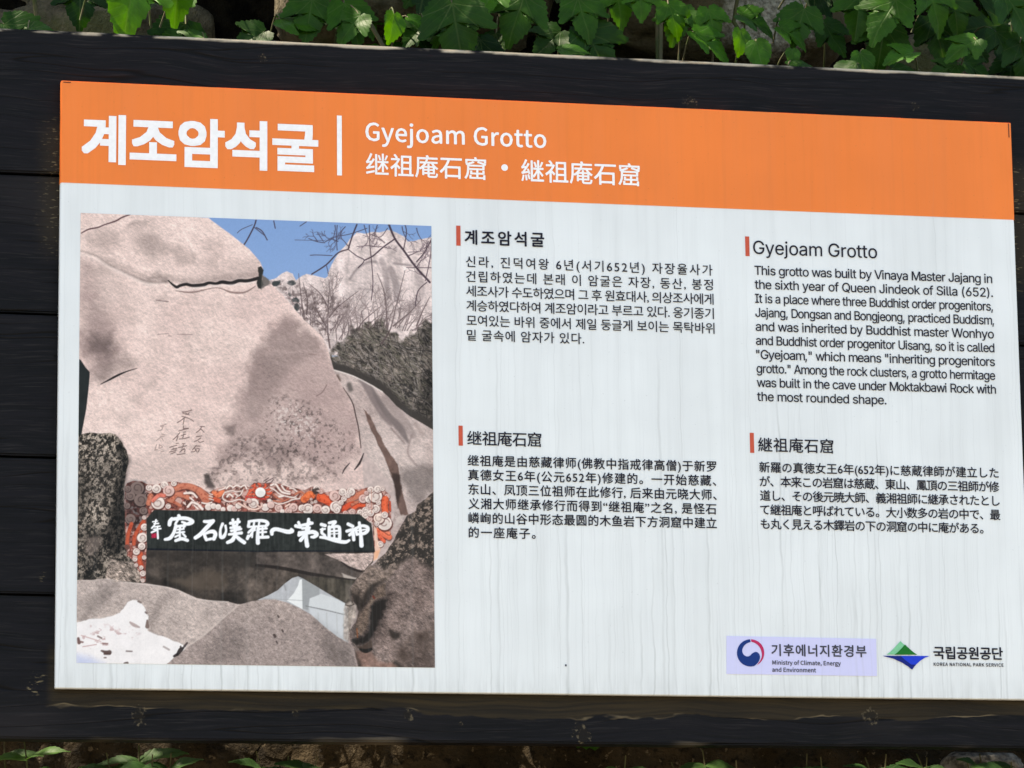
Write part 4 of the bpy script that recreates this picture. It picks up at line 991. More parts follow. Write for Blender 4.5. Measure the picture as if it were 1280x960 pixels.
put(poly(NN([(885, 560), (920, 600), (940, 780), (960, 830), (925, 950), (882, 965), (900, 800)]), 1.2), (240, 204, 184), 0.9)
put(poly(NN([(895, 850), (960, 840), (930, 930), (890, 955)]), 2), (236, 176, 140), 0.9)
crack(NN([(860, 150), (862, 420)]), 0.8, (190, 120, 100), 0.7)
put(poly(NN([(180, 150), (250, 135), (270, 155), (230, 170), (270, 190), (210, 205), (185, 180)]), 1.2, 0.3), (58, 44, 40), 0.85)
put(poly(MM([(90, 90), (140, 110), (170, 180), (90, 160)]), 4, 0.6), (96, 82, 80), 0.75)
for q in ([(780, 60), (840, 20)], [(800, 75), (860, 40), (900, 20)], [(820, 85), (870, 75), (900, 40)]): put(line(MM(q), 1.2, 0.6), (92, 74, 74), 0.8)

# scales on the orange bodies
mul(fbm_*np.clip((fbm(3, 2)-0.55)*5, 0, 1)*(IMG[..., 0]-IMG[..., 2] > 95), (0.86, 0.72, 0.70))

# black name board with white brush writing
nb = J(E_([(498, 518), (495, 400), (495, 308), (520, 280), (545, 250), (900, 255), (1280, 264)]), F_([(0, 278), (400, 284), (718, 291), (760, 325), (800, 355), (812, 440), (826, 552), (400, 552), (0, 552)]), E_([(1280, 530), (800, 522)]))
nm = poly(nb, 0.8)
put(nm, tex((45, 48, 46), 0.35*(n_f-0.5)+0.7*(fbm(40, 3, 0.1)-0.5)))
put(line(J(E_([(500, 513), (900, 522), (1280, 530)]), F_([(200, 550), (826, 553)])), 2.6, 0.9)*nm, (18, 22, 32), 0.9)
BR = np.zeros((NY, NX))
def b(Z, q, w): line(Z(q), np.asarray(w, float)*1.2/8.533+0.25, 0.7, BR)
for q, w in (([(105, 205), (150, 203)], 13), ([(125, 165), (112, 215), (80, 252)], 14), ([(112, 240), (165, 232)], 13), ([(78, 298), (110, 284), (140, 272)], 15), ([(140, 235), (142, 290), (146, 362)], 15), ([(100, 266), (175, 258)], 13), ([(90, 185), (140, 178)], 10),
             ([(368, 122), (382, 148)], 28), ([(295, 150), (275, 180), (268, 216)], [24, 34, 30]), ([(290, 160), (380, 148), (460, 152), (512, 182), (480, 204), (425, 214)], [26, 30, 30, 34, 32, 20]), ([(352, 172), (330, 212)], [22, 18]), ([(405, 188), (440, 200)], 20), ([(335, 240), (400, 228), (430, 232)], 22), ([(338, 226), (316, 300), (275, 358), (222, 374)], [28, 28, 30, 22]), ([(355, 268), (420, 262)], 15), ([(382, 244), (378, 300), (380, 370)], 19), ([(345, 302), (425, 294)], 16), ([(330, 346), (362, 330)], 16), ([(335, 386), (400, 366), (460, 384)], [24, 28, 26]), ([(412, 312), (440, 345)], 18), ([(420, 235), (418, 262)], 16),
             ([(640, 182), (690, 184), (735, 176)], [24, 30, 30]), ([(728, 184), (665, 248), (600, 318), (545, 356)], [32, 34, 34, 30]), ([(640, 318), (650, 350), (664, 376)], 27), ([(650, 312), (700, 292), (740, 292), (758, 320), (742, 368)], [22, 28, 34, 34, 30]), ([(660, 378), (740, 362)], 22),
             ([(835, 208), (812, 270), (815, 345), (848, 342), (872, 285), (866, 228)], [24, 20, 28, 30, 18, 20]), ([(920, 202), (970, 192), (1012, 186)], 26), ([(945, 165), (952, 240)], 24), ([(1000, 160), (985, 235)], 22), ([(922, 250), (1018, 244)], 22), ([(928, 282), (1030, 262)], 22), ([(904, 320), (970, 312), (1036, 304)], [20, 24, 26]), ([(972, 230), (968, 290), (962, 340)], 28), ([(965, 332), (940, 380), (888, 406)], [28, 34, 26]), ([(975, 335), (1020, 374), (1066, 406)], [28, 32, 32]),
             ([(1118, 188), (1110, 236)], 24), ([(1115, 182), (1210, 172), (1290, 180), (1316, 208), (1290, 234)], [20, 24, 28, 30, 24]), ([(1172, 190), (1166, 230)], 17), ([(1226, 185), (1222, 226)], 17), ([(1116, 240), (1280, 230)], 18), ([(1165, 246), (1112, 300)], 20), ([(1120, 285), (1182, 274)], 16), ([(1182, 250), (1130, 332)], 17), ([(1112, 348), (1145, 326)], 17), ([(1110, 338), (1100, 364)], 26), ([(1216, 245), (1210, 330), (1212, 410)], [26, 30, 34]), ([(1212, 264), (1305, 256)], 19), ([(1262, 250), (1262, 350)], 20), ([(1215, 300), (1300, 294)], 16), ([(1218, 352), (1320, 348)], 25), ([(1155, 290), (1150, 350)], 14)):
    b(T1, q, w)
for q, w in (([(124, 316), (126, 282), (162, 264), (225, 276), (290, 292), (338, 284), (330, 264)], [28, 34, 32, 32, 36, 36, 20]),
             ([(380, 230), (428, 240)], 30), ([(408, 192), (426, 236)], 24), ([(430, 226), (490, 214), (552, 200)], [22, 26, 26]), ([(516, 160), (505, 240)], 26), ([(530, 185), (552, 200)], 16), ([(448, 256), (525, 248)], 22), ([(520, 250), (506, 288), (420, 300)], [22, 26, 22]), ([(412, 326), (480, 308), (560, 294), (602, 318), (575, 345), (545, 348)], [26, 28, 34, 36, 30, 20]), ([(415, 300), (412, 330)], 24), ([(500, 240), (488, 340), (500, 440)], [28, 32, 36]), ([(482, 322), (430, 382)], [30, 30]),
             ([(652, 214), (692, 226)], 28), ([(665, 262), (655, 300), (690, 332)], [24, 24, 22]), ([(645, 268), (690, 262)], 16), ([(642, 350), (700, 356), (800, 386), (900, 402), (948, 384)], [22, 28, 30, 30, 20]), ([(735, 198), (800, 186), (768, 226)], [24, 26, 22]), ([(736, 240), (735, 350)], 28), ([(735, 246), (828, 236), (846, 272), (846, 370)], [24, 26, 28, 28]), ([(740, 286), (838, 280)], 17), ([(742, 316), (838, 312)], 9), ([(786, 232), (790, 352)], 18), ([(738, 358), (846, 372)], 20),
             ([(938, 210), (986, 234)], 28), ([(924, 286), (1002, 268), (952, 326)], [26, 26, 24]), ([(990, 288), (997, 376)], 28), ([(965, 320), (992, 330)], 18), ([(1016, 256), (1030, 320)], 24), ([(1018, 260), (1080, 228), (1140, 242), (1146, 276), (1110, 308), (1040, 318)], [24, 24, 28, 30, 28, 22]), ([(1030, 280), (1130, 266)], 13), ([(1056, 196), (1072, 320), (1080, 438)], [24, 30, 36])):
    b(T2, q, w)
put(BR, (244, 244, 246), 1.0)
put(poly(T1([(76, 310), (131, 308), (132, 356), (78, 358)]), 0.8), tex((190, 40, 72), 0.8*(n_x-0.5)), 0.9)

# the print's own grain
IMG = IMG*(1+0.05*(n_x-0.5))[..., None]
IMG = 150+(IMG-150)*1.05
IMG = np.clip(IMG, 6, 250)/255.0
LIN = np.where(IMG <= 0.04045, IMG/12.92, ((IMG+0.055)/1.055)**2.4)

def mat_print():
    t = NT('print')
    a = t.n('ShaderNodeAttribute', attribute_name='ink')
    t.base(dirt(t, t.obj(), a.outputs['Color'], 0.16), 0.45, 0.12)
    return t.m
ys, xs = np.mgrid[0:NY, 0:NX]
co = np.stack([PU0+(xs+0.5)*(PU1-PU0)/NX, np.full(xs.shape, L1), PV1-(ys+0.5)*(PV1-PV0)/NY], -1).reshape(-1, 3)
idx = (ys*NX+xs)
quads = np.stack([idx[1:, :-1], idx[1:, 1:], idx[:-1, 1:], idx[:-1, :-1]], -1).reshape(-1)
me = bpy.data.meshes.new('printed_picture')
nq = len(quads)//4
me.vertices.add(len(co)); me.vertices.foreach_set('co', co.ravel().astype(np.float32))
me.loops.add(len(quads)); me.loops.foreach_set('vertex_index', quads.astype(np.int32))
me.polygons.add(nq); me.polygons.foreach_set('loop_start', (np.arange(nq)*4).astype(np.int32))
me.update(calc_edges=True); me.validate()
at_ = me.attributes.new('ink', 'FLOAT_COLOR', 'POINT')
at_.data.foreach_set('color', np.c_[LIN.reshape(-1, 3), np.ones(NX*NY)].astype(np.float32).ravel())
link('printed_picture', me, mat_print(), plate)
# ------------------------------------------------------------------ behind the board: stone wall, bank, ivy, weeds
WALLY = 0.36
def fb(p, o=4):
    s, a = 0.0, 1.0
    for k in range(o):
        s += a*mnoise.noise(p); p = p*2.03; a *= 0.5
    return s

def mat_stone():
    t = NT('mossy_stone')
    o = t.obj()
    n1 = t.noise(o, 5.0, 5.0, 0.6); n2 = t.noise(o, 38.0, 5.0, 0.65); n3 = t.noise(o, 150.0, 3.0, 0.6)
    c = t.mix(t.ss(n1, 0.35, 0.68), (0.048, 0.039, 0.022, 1), (0.125, 0.105, 0.068, 1))
    c = t.mix(t.ss(n2, 0.42, 0.68, 0, 0.8), c, (0.030, 0.026, 0.014, 1))
    c = t.mix(t.ss(t.noise(t.mapping(o, loc=(3.1, 0.2, 0.9)), 9.0, 5.0, 0.65), 0.50, 0.66, 0, 0.7), c, (0.050, 0.058, 0.016, 1))
    # pale crusts of lichen, and one large patch right of the middle with sunlight painted in
    X, Y, Z = t.xyz(o)
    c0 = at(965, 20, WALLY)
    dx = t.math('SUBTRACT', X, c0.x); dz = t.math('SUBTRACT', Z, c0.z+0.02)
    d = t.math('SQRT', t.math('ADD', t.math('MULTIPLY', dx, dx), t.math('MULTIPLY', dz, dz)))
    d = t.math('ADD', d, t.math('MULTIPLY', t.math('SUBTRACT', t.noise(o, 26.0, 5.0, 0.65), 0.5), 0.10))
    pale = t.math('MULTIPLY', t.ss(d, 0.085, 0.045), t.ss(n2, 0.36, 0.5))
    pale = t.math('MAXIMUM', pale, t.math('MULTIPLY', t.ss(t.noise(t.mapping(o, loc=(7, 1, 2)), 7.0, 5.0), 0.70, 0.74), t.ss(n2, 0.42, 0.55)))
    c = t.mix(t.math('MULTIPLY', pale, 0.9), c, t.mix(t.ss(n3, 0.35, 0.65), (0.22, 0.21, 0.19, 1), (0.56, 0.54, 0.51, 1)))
    t.bump(t.math('ADD', n2, t.math('MULTIPLY', n3, 0.5)), 0.7, 0.010)
    t.base(c, 0.9, 0.2)
    return t.m
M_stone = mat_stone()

def mat_soil():
    t = NT('brown_soil')
    o = t.obj()
    n1 = t.noise(o, 9.0, 5.0); n2 = t.noise(o, 70.0, 5.0, 0.65)
    c = t.mix(t.ss(n1, 0.35, 0.65), (0.022, 0.016, 0.009, 1), (0.058, 0.042, 0.024, 1))
    c = t.mix(t.ss(n2, 0.50, 0.66, 0, 0.8), c, (0.008, 0.006, 0.004, 1))
    c = t.mix(t.ss(t.noise(o, 120.0, 2.0), 0.64, 0.70, 0, 0.6), c, (0.19, 0.15, 0.10, 1))
    t.bump(n2, 0.8, 0.012)
    t.base(c, 0.95, 0.15)
    return t.m
M_soil = mat_soil()

# ground before the sign, falling away towards the viewer, with the bank and its ledge behind the board
def ground_z(x, y):
    if y < 0.0: z = 0.23*y
    elif y < 0.20: z = 0.30*(y/0.20)
    else: z = 0.30
    return z + 0.02*fb(Vector((x*1.3, y*1.3, 0.0)), 3)
gx = [-9+18*i/90 for i in range(91)]
gy = [-9+9.9*j/70 for j in range(71)]
V = [(x, y, ground_z(x, y)) for y in gy for x in gx]
Fc = [(j*91+i, j*91+i+1, (j+1)*91+i+1, (j+1)*91+i) for j in range(70) for i in range(90)]
def mat_path():
    t = NT('packed_earth')
    o = t.obj()
    n = t.noise(o, 3.0, 6.0); n2 = t.noise(o, 60.0, 4.0)
    c = t.mix(t.ss(n, 0.3, 0.7), (0.20, 0.165, 0.125, 1), (0.30, 0.26, 0.20, 1))
    c = t.mix(t.ss(n2, 0.5, 0.7, 0, 0.6), c, (0.12, 0.10, 0.075, 1))
    t.bump(n2, 0.6, 0.02); t.base(c, 0.95, 0.2)
    return t.m
tag(from_py('ground', V, Fc, mat_path(), None, True), kind='structure')

# earth bank rising behind the board up to the foot of the wall
nx_, nz_ = 260, 50
V = []
for j in range(nz_+1):
    s = j/nz_
    for i in range(nx_+1):
        x = -1.2+3.6*i/nx_
        y = 0.14+0.24*s; z = 0.20+0.84*s
        k = fb(Vector((x*5, y*5, z*5)), 5)
        y -= 0.035*k+0.012*fb(Vector((x*30, y*9, z*30)), 3)
        z += 0.018*k
        if j == nz_: y += 0.6
        V.append((x, max(y, 0.13), z))
Fc = [(j*(nx_+1)+i, j*(nx_+1)+i+1, (j+1)*(nx_+1)+i+1, (j+1)*(nx_+1)+i) for j in range(nz_) for i in range(nx_)]
tag(from_py('earth_bank', V, Fc, M_soil, None, True), kind='structure')

# rough stone wall: every stone a displaced boulder, soil packed behind, blackened to paint in deep shade
def add_stone(bm, c, r, seed):
    res = bmesh.ops.create_icosphere(bm, subdivisions=4, radius=1.0)
    for v in res['verts']:
        p = v.co.copy()
        q = Vector((abs(p.x)**0.62*math.copysign(1, p.x), abs(p.y)**0.7*math.copysign(1, p.y), abs(p.z)**0.62*math.copysign(1, p.z)))
        k = 1.0+0.20*fb(p*1.3+Vector((seed*3.1, seed, 0)), 4)+0.035*fb(p*7+Vector((seed, 0, 0)), 3)
        v.co = Vector(c)+Vector((q.x*r[0], q.y*r[1], q.z*r[2]))*k
bm = bmesh.new()
rw = random.Random(8)
z = 1.02; row = 0
while z < 2.55:
    h = rw.uniform(0.17, 0.25)
    x = -1.1+rw.uniform(-0.15, 0.0)
    while x < 2.3:
        w = rw.uniform(0.24, 0.44)
        back = 0.0 if 0.50 < x+w/2 < 1.08 else 0.30
        add_stone(bm, (x+w/2, WALLY+0.14+back+rw.uniform(-0.02, 0.02), z+h/2), (w*0.44, 0.14, h*0.44), row*17+x*5)
        x += w
    z += h; row += 1
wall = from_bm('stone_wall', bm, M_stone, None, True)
tag(wall, 'rough mossy stone wall with lichen and painted sunlight behind the black board, overgrown by ivy', 'wall')
t = NT('shade_black_soil'); o_ = t.obj()
t.bump(t.noise(o_, 40, 5), 0.8, 0.02)
t.base(t.mix(t.ss(t.noise(o_, 25, 5, .65), .4, .62), (0.0025, 0.002, 0.0015, 1), (0.010, 0.008, 0.005, 1)), 1.0, 0.05); M_shade_soil = t.m
box('shade_packing', -1.2, 2.4, WALLY+0.34, WALLY+0.75, 0.70, 2.55, M_shade_soil, wall)  # near-black colour stands in for deep shade between the leaves

# --- leaves
def mat_leaf(name, dark, light, trans=0.30, vein=0.10, rough=0.45):
    t = NT(name)
    uv = t.n('ShaderNodeUVMap', uv_map='leaf').outputs[0]
    U, Vv, _ = t.xyz(uv)
    tone = t.n('ShaderNodeAttribute', attribute_name='tone').outputs['Fac']
    r = t.math('SQRT', t.math('ADD', t.math('MULTIPLY', U, U), t.math('MULTIPLY', Vv, Vv)))
    a = t.math('ABSOLUTE', t.math('ARCTAN2', U, Vv))
    m = None
    for ang, wd in ((0.0, 0.014), (0.62, 0.011), (1.25, 0.009)):
        d = t.math('MULTIPLY', t.math('ABSOLUTE', t.math('SUBTRACT', a, ang)), r)
        k = t.ss(d, wd*0.5, wd*1.8, 1.0, 0.0)
        m = k if m is None else t.math('MAXIMUM', m, k)
    sec = t.math('SINE', t.math('MULTIPLY', t.math('ADD', Vv, t.math('MULTIPLY', t.math('ABSOLUTE', U), -0.7)), 46.0))
    m = t.math('MAXIMUM', m, t.math('MULTIPLY', t.ss(sec, 0.9, 1.0), 0.45))
    o = t.obj()
    n = t.noise(o, 60.0, 4.0)
    c = t.mix(tone, dark, light)
    c = t.mix(t.ss(n, 0.35, 0.7, 0, 0.35), c, tuple(v*0.6 for v in dark[:3])+(1,))
    c = t.mix(t.math('MULTIPLY', m, vein), c, (0.20, 0.26, 0.10, 1))
    t.bump(t.math('SUBTRACT', 1.0, m), 0.25, 0.003)
    t.base(c, rough, 0.14)
    tr = t.n('ShaderNodeBsdfTranslucent')
    hs = t.n('ShaderNodeHueSaturation'); hs.inputs['Saturation'].default_value = 1.15; hs.inputs['Value'].default_value = 2.8
    hs.inputs['Hue'].default_value = 0.485
    t.set(hs.inputs['Color'], c); t.set(tr.inputs['Color'], hs.outputs[0])
    mx = t.n('ShaderNodeMixShader'); mx.inputs[0].default_value = trans
    out = t.t.nodes['Material Output']
    t.t.links.new(t.b.outputs[0], mx.inputs[1]); t.t.links.new(tr.outputs[0], mx.inputs[2])
    t.t.links.new(mx.outputs[0], out.inputs['Surface'])
    return t.m
M_ivy = mat_leaf('ivy_leaf', (0.0032, 0.019, 0.0022, 1), (0.038, 0.140, 0.0060, 1))
M_weed = mat_leaf('weed_leaf', (0.022, 0.060, 0.018, 1), (0.060, 0.130, 0.030, 1))
t = NT('ivy_stem'); t.base(t.mix(t.ss(t.noise(t.obj(), 40, 3), 0.4, 0.6), (0.055, 0.075, 0.022, 1), (0.10, 0.085, 0.045, 1)), 0.7, 0.3); M_stem = t.m

def half_to_full(h):
    return h+[(-x, y) for x, y in reversed(h[1:-1])]
def serrate(h, amp, per):
    out = []
    for i in range(len(h)-1):
        (x0, y0), (x1, y1) = h[i], h[i+1]
        L = math.hypot(x1-x0, y1-y0); n = max(1, int(round(L/per)))
        nx, ny = (y1-y0)/L, -(x1-x0)/L
        for k in range(n):
            s = k/n
            out.append((x0+(x1-x0)*s, y0+(y1-y0)*s))
            s2 = (k+0.72)/n
            out.append((x0+(x1-x0)*s2+nx*amp*L/n, y0+(y1-y0)*s2+ny*amp*L/n))
    out.append(h[-1])
    return out
# three-lobed ivy leaf, a younger simple leaf, and the toothed oval leaf of the weeds
IVY = half_to_full(serrate([(0, 0.0), (0.14, -0.13), (0.34, -0.12), (0.50, 0.06), (0.60, 0.30), (0.70, 0.62), (0.48, 0.55), (0.27, 0.53), (0.33, 0.72), (0.20, 0.95), (0.0, 1.20)], 0.30, 0.15))
YOUNG = half_to_full(serrate([(0, 0.0), (0.16, -0.10), (0.36, 0.02), (0.46, 0.28), (0.40, 0.56), (0.22, 0.84), (0.0, 1.05)], 0.28, 0.15))
OVAL = half_to_full(serrate([(0, 0.0), (0.14, 0.05), (0.27, 0.26), (0.29, 0.46), (0.20, 0.72), (0.08, 0.92), (0.0, 1.06)], 0.22, 0.12))

class Leaves:
    def __init__(self): self.v, self.f, self.uv, self.tone = [], [], [], []
    def add(self, base, tip, face, size, rnd, shape=IVY, fold=None, curl=None, tone=None):
        """leaf from its stalk end `base`, tip pointing along `tip`, upper side turned to `face`"""
        ty = tip.normalized()
        tz = (face-ty*face.dot(ty)).normalized()
        tx = ty.cross(tz)
        fold = rnd.uniform(0.05, 0.35) if fold is None else fold
        curl = rnd.uniform(0.05, 0.45) if curl is None else curl
        tn = rnd.random() if tone is None else tone
        ph = rnd.uniform(0, 6.28)
        b = len(self.v); n = len(shape)
        rings = ((1.0, n), (0.62, n), (0.28, n))
        for s, _ in rings:
            for i, (x, y) in enumerate(shape):
                px, py = x*s, 0.34+(y-0.34)*s
                z = fold*abs(px)-curl*max(0, py-0.2)**2-0.10*px*px + 0.035*math.sin(9*px+ph)*math.sin(7*py+ph)
                self.v.append(base+(tx*px+ty*py+tz*z)*size); self.uv.append((px, py)); self.tone.append(tn)
        self.v.append(base+(ty*0.34-tz*0.01)*size); self.uv.append((0, 0.34)); self.tone.append(tn)
        for k in range(2):
            o0, o1 = b+k*n, b+(k+1)*n
            for i in range(n):
                j = (i+1) % n
                self.f.append((o0+i, o0+j, o1+j, o1+i))
        o2 = b+2*n; c = b+3*n
        for i in range(n): self.f.append((o2+i, o2+(i+1) % n, c))
    def build(self, name, mat, parent):
        o = from_py(name, self.v, self.f, mat, parent, True)
        me = o.data
        ul = me.uv_layers.new(name='leaf')
        li = np.empty(len(me.loops), np.int32); me.loops.foreach_get('vertex_index', li)
        ul.data.foreach_set('uv', np.asarray(self.uv, np.float32)[li].ravel())
        a = me.attributes.new('tone', 'FLOAT', 'POINT'); a.data.foreach_set('value', np.asarray(self.tone, np.float32))
        return o
class Tubes:
    def __init__(self): self.v, self.f = [], []
    def add(self, pts, r0, r1, n=5):
        b = len(self.v); m = len(pts)
        for i, p in enumerate(pts):
            d = (pts[min(i+1, m-1)]-pts[max(i-1, 0)]).normalized()
            a = d.cross(Vector((0.3, 0.9, 0.2))).normalized(); c = d.cross(a)
            r = r0+(r1-r0)*i/(m-1)
            for k in range(n):
                t = 2*math.pi*k/n
                self.v.append(p+(a*math.cos(t)+c*math.sin(t))*r)
        for i in range(m-1):
            for k in range(n):
                k2 = (k+1) % n
                self.f.append((b+i*n+k, b+i*n+k2, b+(i+1)*n+k2, b+(i+1)*n+k))
        self.f.append(tuple(b+k for k in range(n))); self.f.append(tuple(b+(m-1)*n+k for k in reversed(range(n))))
    def build(self, name, mat, parent): return from_py(name, self.v, self.f, mat, parent, True)
def bend(a, b, sag, n=6):
    return [a.lerp(b, i/n)+sag*math.sin(math.pi*i/n) for i in range(n+1)]

def gap(px, py):
    """bare stone shows here"""
    return (725 < px < 870 and 18 < py < 150) or (885 < px < 1000 and -40 < py < 62) or (940 < px < 1060 and 60 < py < 80)

def ivy(label, x0, x1, seed, heroes, density):
    rnd = random.Random(seed)
    cx = 0.5*(x0+x1)
    root = empty('ivy_vine', (cx, 0.40, 1.0), label, 'climbing plant', 'ivy climbing the stone wall')
    org = Vector(root.location)
    lv, tb = Leaves(), Tubes()
    # main stems hugging the wall
    for k in range(4):
        p = Vector((rnd.uniform(x0, x1), WALLY+0.06, 1.0)); pts = [p-org]
        while p.z < 2.5:
            p = p+Vector((rnd.gauss(0, 0.05), 0, 0.09)); p.y = WALLY-0.03+rnd.uniform(-0.02, 0.02)
            p.x = min(max(p.x, x0), x1)
            pts.append(p-org)
        tb.add(pts, 0.0042, 0.0025)
    def leaf(b, tip, face, size, shape, tone=None, fold=None, curl=None):
        lv.add(b-org, tip, face, size, rnd, shape, fold, curl, tone)
        s = b+Vector((rnd.uniform(-0.03, 0.03), rnd.uniform(0.04, 0.09), rnd.uniform(-0.07, 0.03)))
        s.y = min(s.y, 0.5)
        tb.add(bend(s-org, b-org, Vector((0, -0.01, 0.02))), 0.0013, 0.0010, 4)
    n = int(density*(x1-x0))
    for i in range(int(n*1.45)):
        z = 0.98+1.50*rnd.random() if i < n else 1.95+0.6*rnd.random()   # extra unseen growth over the top, added to shade the wall
        x = rnd.uniform(x0, x1)
        y = rnd.uniform(0.17, 0.48)
        out = 1.0
        if z > 1.95: y -= 0.22*rnd.random()
        b = Vector((x, y, z))
        ang = rnd.gauss(0, 0.75)
        tip = Vector((math.sin(ang), -0.25-0.35*rnd.random(), -math.cos(ang)))
        face = Vector((rnd.gauss(0, 0.7), -0.8, 0.5+rnd.gauss(0, 0.6)))
        size = rnd.choice((0.03, 0.04, 0.05, 0.06, 0.07))*rnd.uniform(0.85, 1.15)
        # leave the bare patches of the wall clear
        c = b+tip.normalized()*size*0.5
        F = cam_d.lens/36.0*1280
        q = RW.transposed() @ (c-CAM)
        if gap(640+F*q.x/-q.z, 480-F*q.y/-q.z): continue
        leaf(b, tip, face, size, IVY if rnd.random() < 0.75 else YOUNG, tone=rnd.random()**2.0)
    for h in heroes:
        px, py, ang, size, Y, tilt, tone = h[:7]
        b = at(px, py, Y)
        a = RAD(ang)                # 0 hangs straight down, positive swings the tip to the right
        tip = Vector((math.sin(a), -0.15, -math.cos(a)))
        face = Vector((h[7] if len(h) > 7 else 0.0, -1.0, tilt))
        leaf(b, tip, face, size*0.74, h[8] if len(h) > 8 else IVY, tone)
    tb.build('stem', M_stem, root)
    lv.build('foliage', M_ivy, root)
    return root
HL = [(176, -40, -18, .105, .035, 1.9, 1.0, .15), (228, -42, -10, .085, .05, 1.7, .9), (130, -38, 25, .07, .06, 1.3, .6), (235, -12, -35, .05, .10, 1.2, .8), (5, 30, 60, .07, .12, .6, .3), (35, 36, 80, .05, .09, .8, .35, 0, YOUNG), (255, 50, -75, .055, .08, .9, .55), (100, -20, 0, .07, .2, .4, .1),
      (390, 0, -10, .07, .16, .6, .5), (350, 25, 80, .06, .16, 1.0, .6), (430, 5, 20, .07, .15, .8, .55), (450, 20, -40, .055, .14, .9, .6), (330, 40, -60, .055, .18, .6, .25)]
HM = [(492, 18, -5, .05, .09, .3, .9, .6, YOUNG), (510, 22, 60, .035, .10, 1.0, .8, 0, YOUNG), (565, 5, 8, .095, .08, .7, .28, -.3), (530, 30, -40, .05, .12, .8, .35), (620, -18, -30, .06, .1, 1.2, .85), (600, 50, 10, .06, .2, .5, .1),
      (655, -5, -20, .08, .12, .8, .45), (722, -2, 15, .07, .12, .9, .5), (700, 40, -45, .06, .16, .6, .3), (730, 38, 30, .085, .13, .6, .22), (700, 62, 90, .05, .06, 1.2, .4, 0, YOUNG), (770, -12, 10, .06, .14, 1.2, .7), (800, -12, 0, .05, .12, 1.2, .8), (835, 5, 20, .055, .15, 1.0, .75),
      (850, 10, -15, .06, .16, .8, .6), (885, 12, 15, .05, .14, .8, .75), (868, 42, 55, .07, .12, 1.2, .75), (925, 38, 0, .045, .12, .3, .85, .5, YOUNG), (945, 52, 10, .05, .08, .3, .8, -.3, YOUNG)]
HR = [(925, 20, 70, .06, .2, .9, .5), (975, 35, 60, .05, .15, .8, .6), (1005, 12, -20, .065, .16, .9, .4), (1030, 30, 30, .06, .18, .8, .35), (990, 62, 0, .03, .1, .6, .6, 0, YOUNG), (985, 82, 85, .05, .09, 1.2, .3, 0, YOUNG), (1070, 80, -70, .05, .08, 1.2, .2, 0, YOUNG),
      (1075, -5, -10, .07, .14, .9, .45), (1120, 0, -35, .08, .1, 1.2, .55), (1160, -12, 20, .07, .10, 1.3, .6), (1105, 30, -10, .075, .14, .7, .35), (1165, 25, 15, .075, .15, .6, .22), (1190, 0, 10, .06, .12, .9, .3), (1075, 66, 10, .05, .1, 1.0, .65, 0, YOUNG), (1140, 66, -70, .05, .08, 1.1, .7), (1115, 86, 75, .05, .1, 1.1, .35, 0, YOUNG),
      (1220, 50, -60, .06, .08, 1.1, .6), (1195, 82, -70, .05, .1, 1.0, .35), (1255, -10, 30, .09, .10, .8, .35), (1245, 40, 20, .06, .16, .7, .3), (1275, 55, 10, .07, .12, .6, .25), (1265, 75, -10, .06, .15, .6, .15), (1205, 78, 60, .05, .13, .8, .3)]
ivy('sparse large-leaved ivy with gaps of dark wall, above the left end of the board', -0.55, 0.36, 21, HL, 200)
ivy('ivy hanging above the middle of the board, at the left of the bare mossy stone', 0.36, 0.83, 22, HM, 300)
ivy('dense dark ivy over the right end of the board, beyond the painted sunlit lichen patch', 0.83, 1.75, 23, HR, 360)

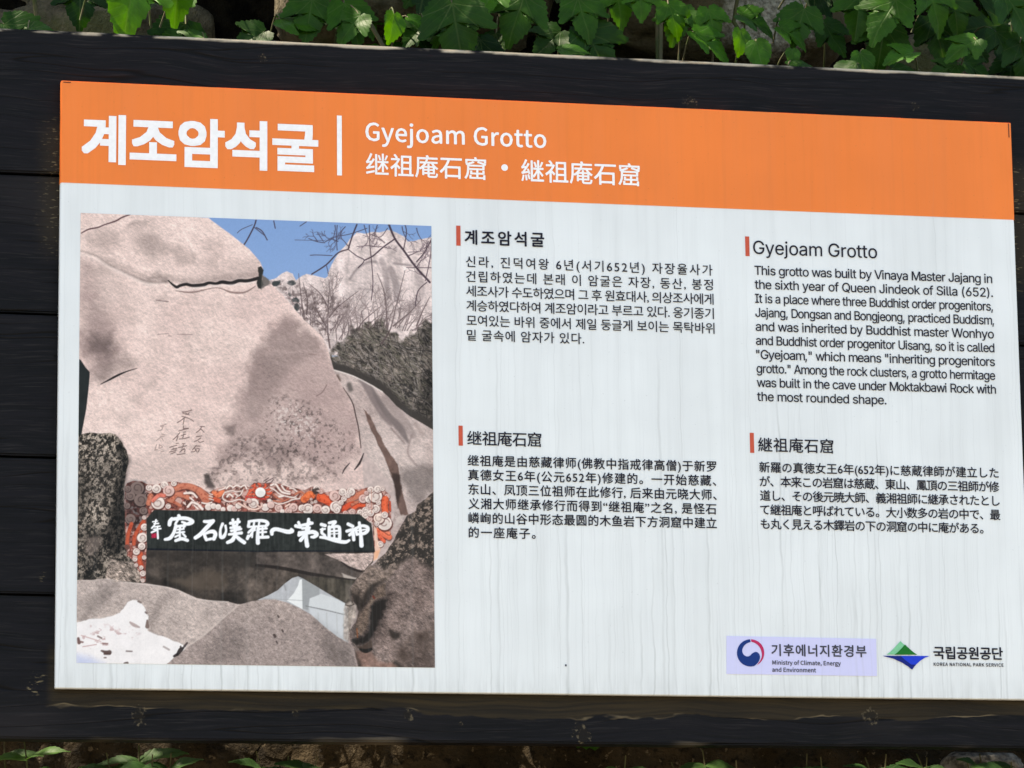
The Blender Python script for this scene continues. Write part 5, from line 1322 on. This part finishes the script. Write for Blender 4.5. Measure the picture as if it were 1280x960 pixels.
# --- weeds on the bank under the board
def weed(label, px, seed, n, h, spread, size, tone, Y=0.14):
    rnd = random.Random(seed)
    base = at(px, 975, Y); base.z -= 0.06
    root = empty('weed', base, label, 'weed', 'weeds below the board')
    lv, tb = Leaves(), Tubes()
    for s in range(n):
        top = Vector((rnd.uniform(-spread, spread), rnd.uniform(-0.02, 0.03), h*rnd.uniform(0.82, 1.0)))
        pts = bend(Vector((0, 0, -0.03)), top, Vector((rnd.uniform(-.01, .01), -0.01, 0)))
        tb.add(pts, 0.0015, 0.0009)
        for k in range(3):
            p = pts[3+k] if k < 3 else top
            a0 = rnd.uniform(0, 3.14)
            for sgn in (-1, 1):
                d = Vector((sgn*rnd.uniform(0.6, 1.0), -0.4*rnd.random(), rnd.uniform(-0.35, 0.35)))
                lv.add(p, d, Vector((rnd.gauss(0, .25), -0.55, 1.0)), size*rnd.uniform(0.7, 1.1), rnd, OVAL, 0.2, 0.3, min(1, max(0, tone+rnd.gauss(0, 0.12))))
    tb.build('stem', M_stem, root); lv.build('foliage', M_weed, root)
    return root
WL = [('bright green weed at the left corner below the board', 22, 1, 2, .115, .02, .050, .95), ('weed with narrow raised leaves right of the bright corner weed', 62, 2, 1, .10, .03, .045, .6), ('broad dark green weed below the knot at the left of the lower plank', 150, 3, 2, .105, .03, .055, .25),
      ('pair of broad leaves right of the knot weed', 205, 4, 2, .10, .03, .055, .3), ('thin upright sprout below the board, under the picture', 318, 5, 1, .10, .02, .035, .45), ('dark broad-leaved weed below the right edge of the picture', 385, 6, 2, .10, .025, .05, .2),
      ('low weed in the brown soil right of the middle', 790, 7, 2, .095, .03, .045, .3), ('grass-green pointed weed left of the sticker', 868, 8, 2, .10, .04, .05, .4), ('dark weed under the red and blue emblem of the lavender sticker', 945, 9, 2, .09, .03, .045, .15), ('weed under the gap between the two logos', 1105, 10, 2, .10, .03, .05, .2), ('tiny dark weed in the soil under the middle of the lavender sticker', 1015, 12, 2, .10, .035, .045, .1), ('low dark weed left of the pale stone at the right end', 1165, 13, 2, .10, .03, .045, .2), ('leafy weed before the pale stone at the right end', 1232, 11, 3, .095, .04, .05, .25)]
for w in WL: weed(*w)
# loose stones on the bank
bm = bmesh.new()
def loose(label, px, py, Y, r, seed):
    b_ = bmesh.new()
    add_stone(b_, (0, 0, 0), r, seed)
    o = from_bm('loose_stone', b_, M_stone2, None, True)
    o.location = at(px, py, Y)
    tag(o, label, 'stone')
bm.free()
t = NT('pale_stone'); o_ = t.obj(); t.bump(t.noise(o_, 60, 5), 0.6, 0.01)
t.base(t.mix(t.ss(t.noise(o_, 45, 5, .65), .4, .62), (0.05, 0.047, 0.043, 1), (0.24, 0.23, 0.21, 1)), 0.9, 0.2); M_stone2 = t.m
loose('pale grey stone at the right end below the board', 1225, 966, 0.27, (.05, .04, .026), 3)
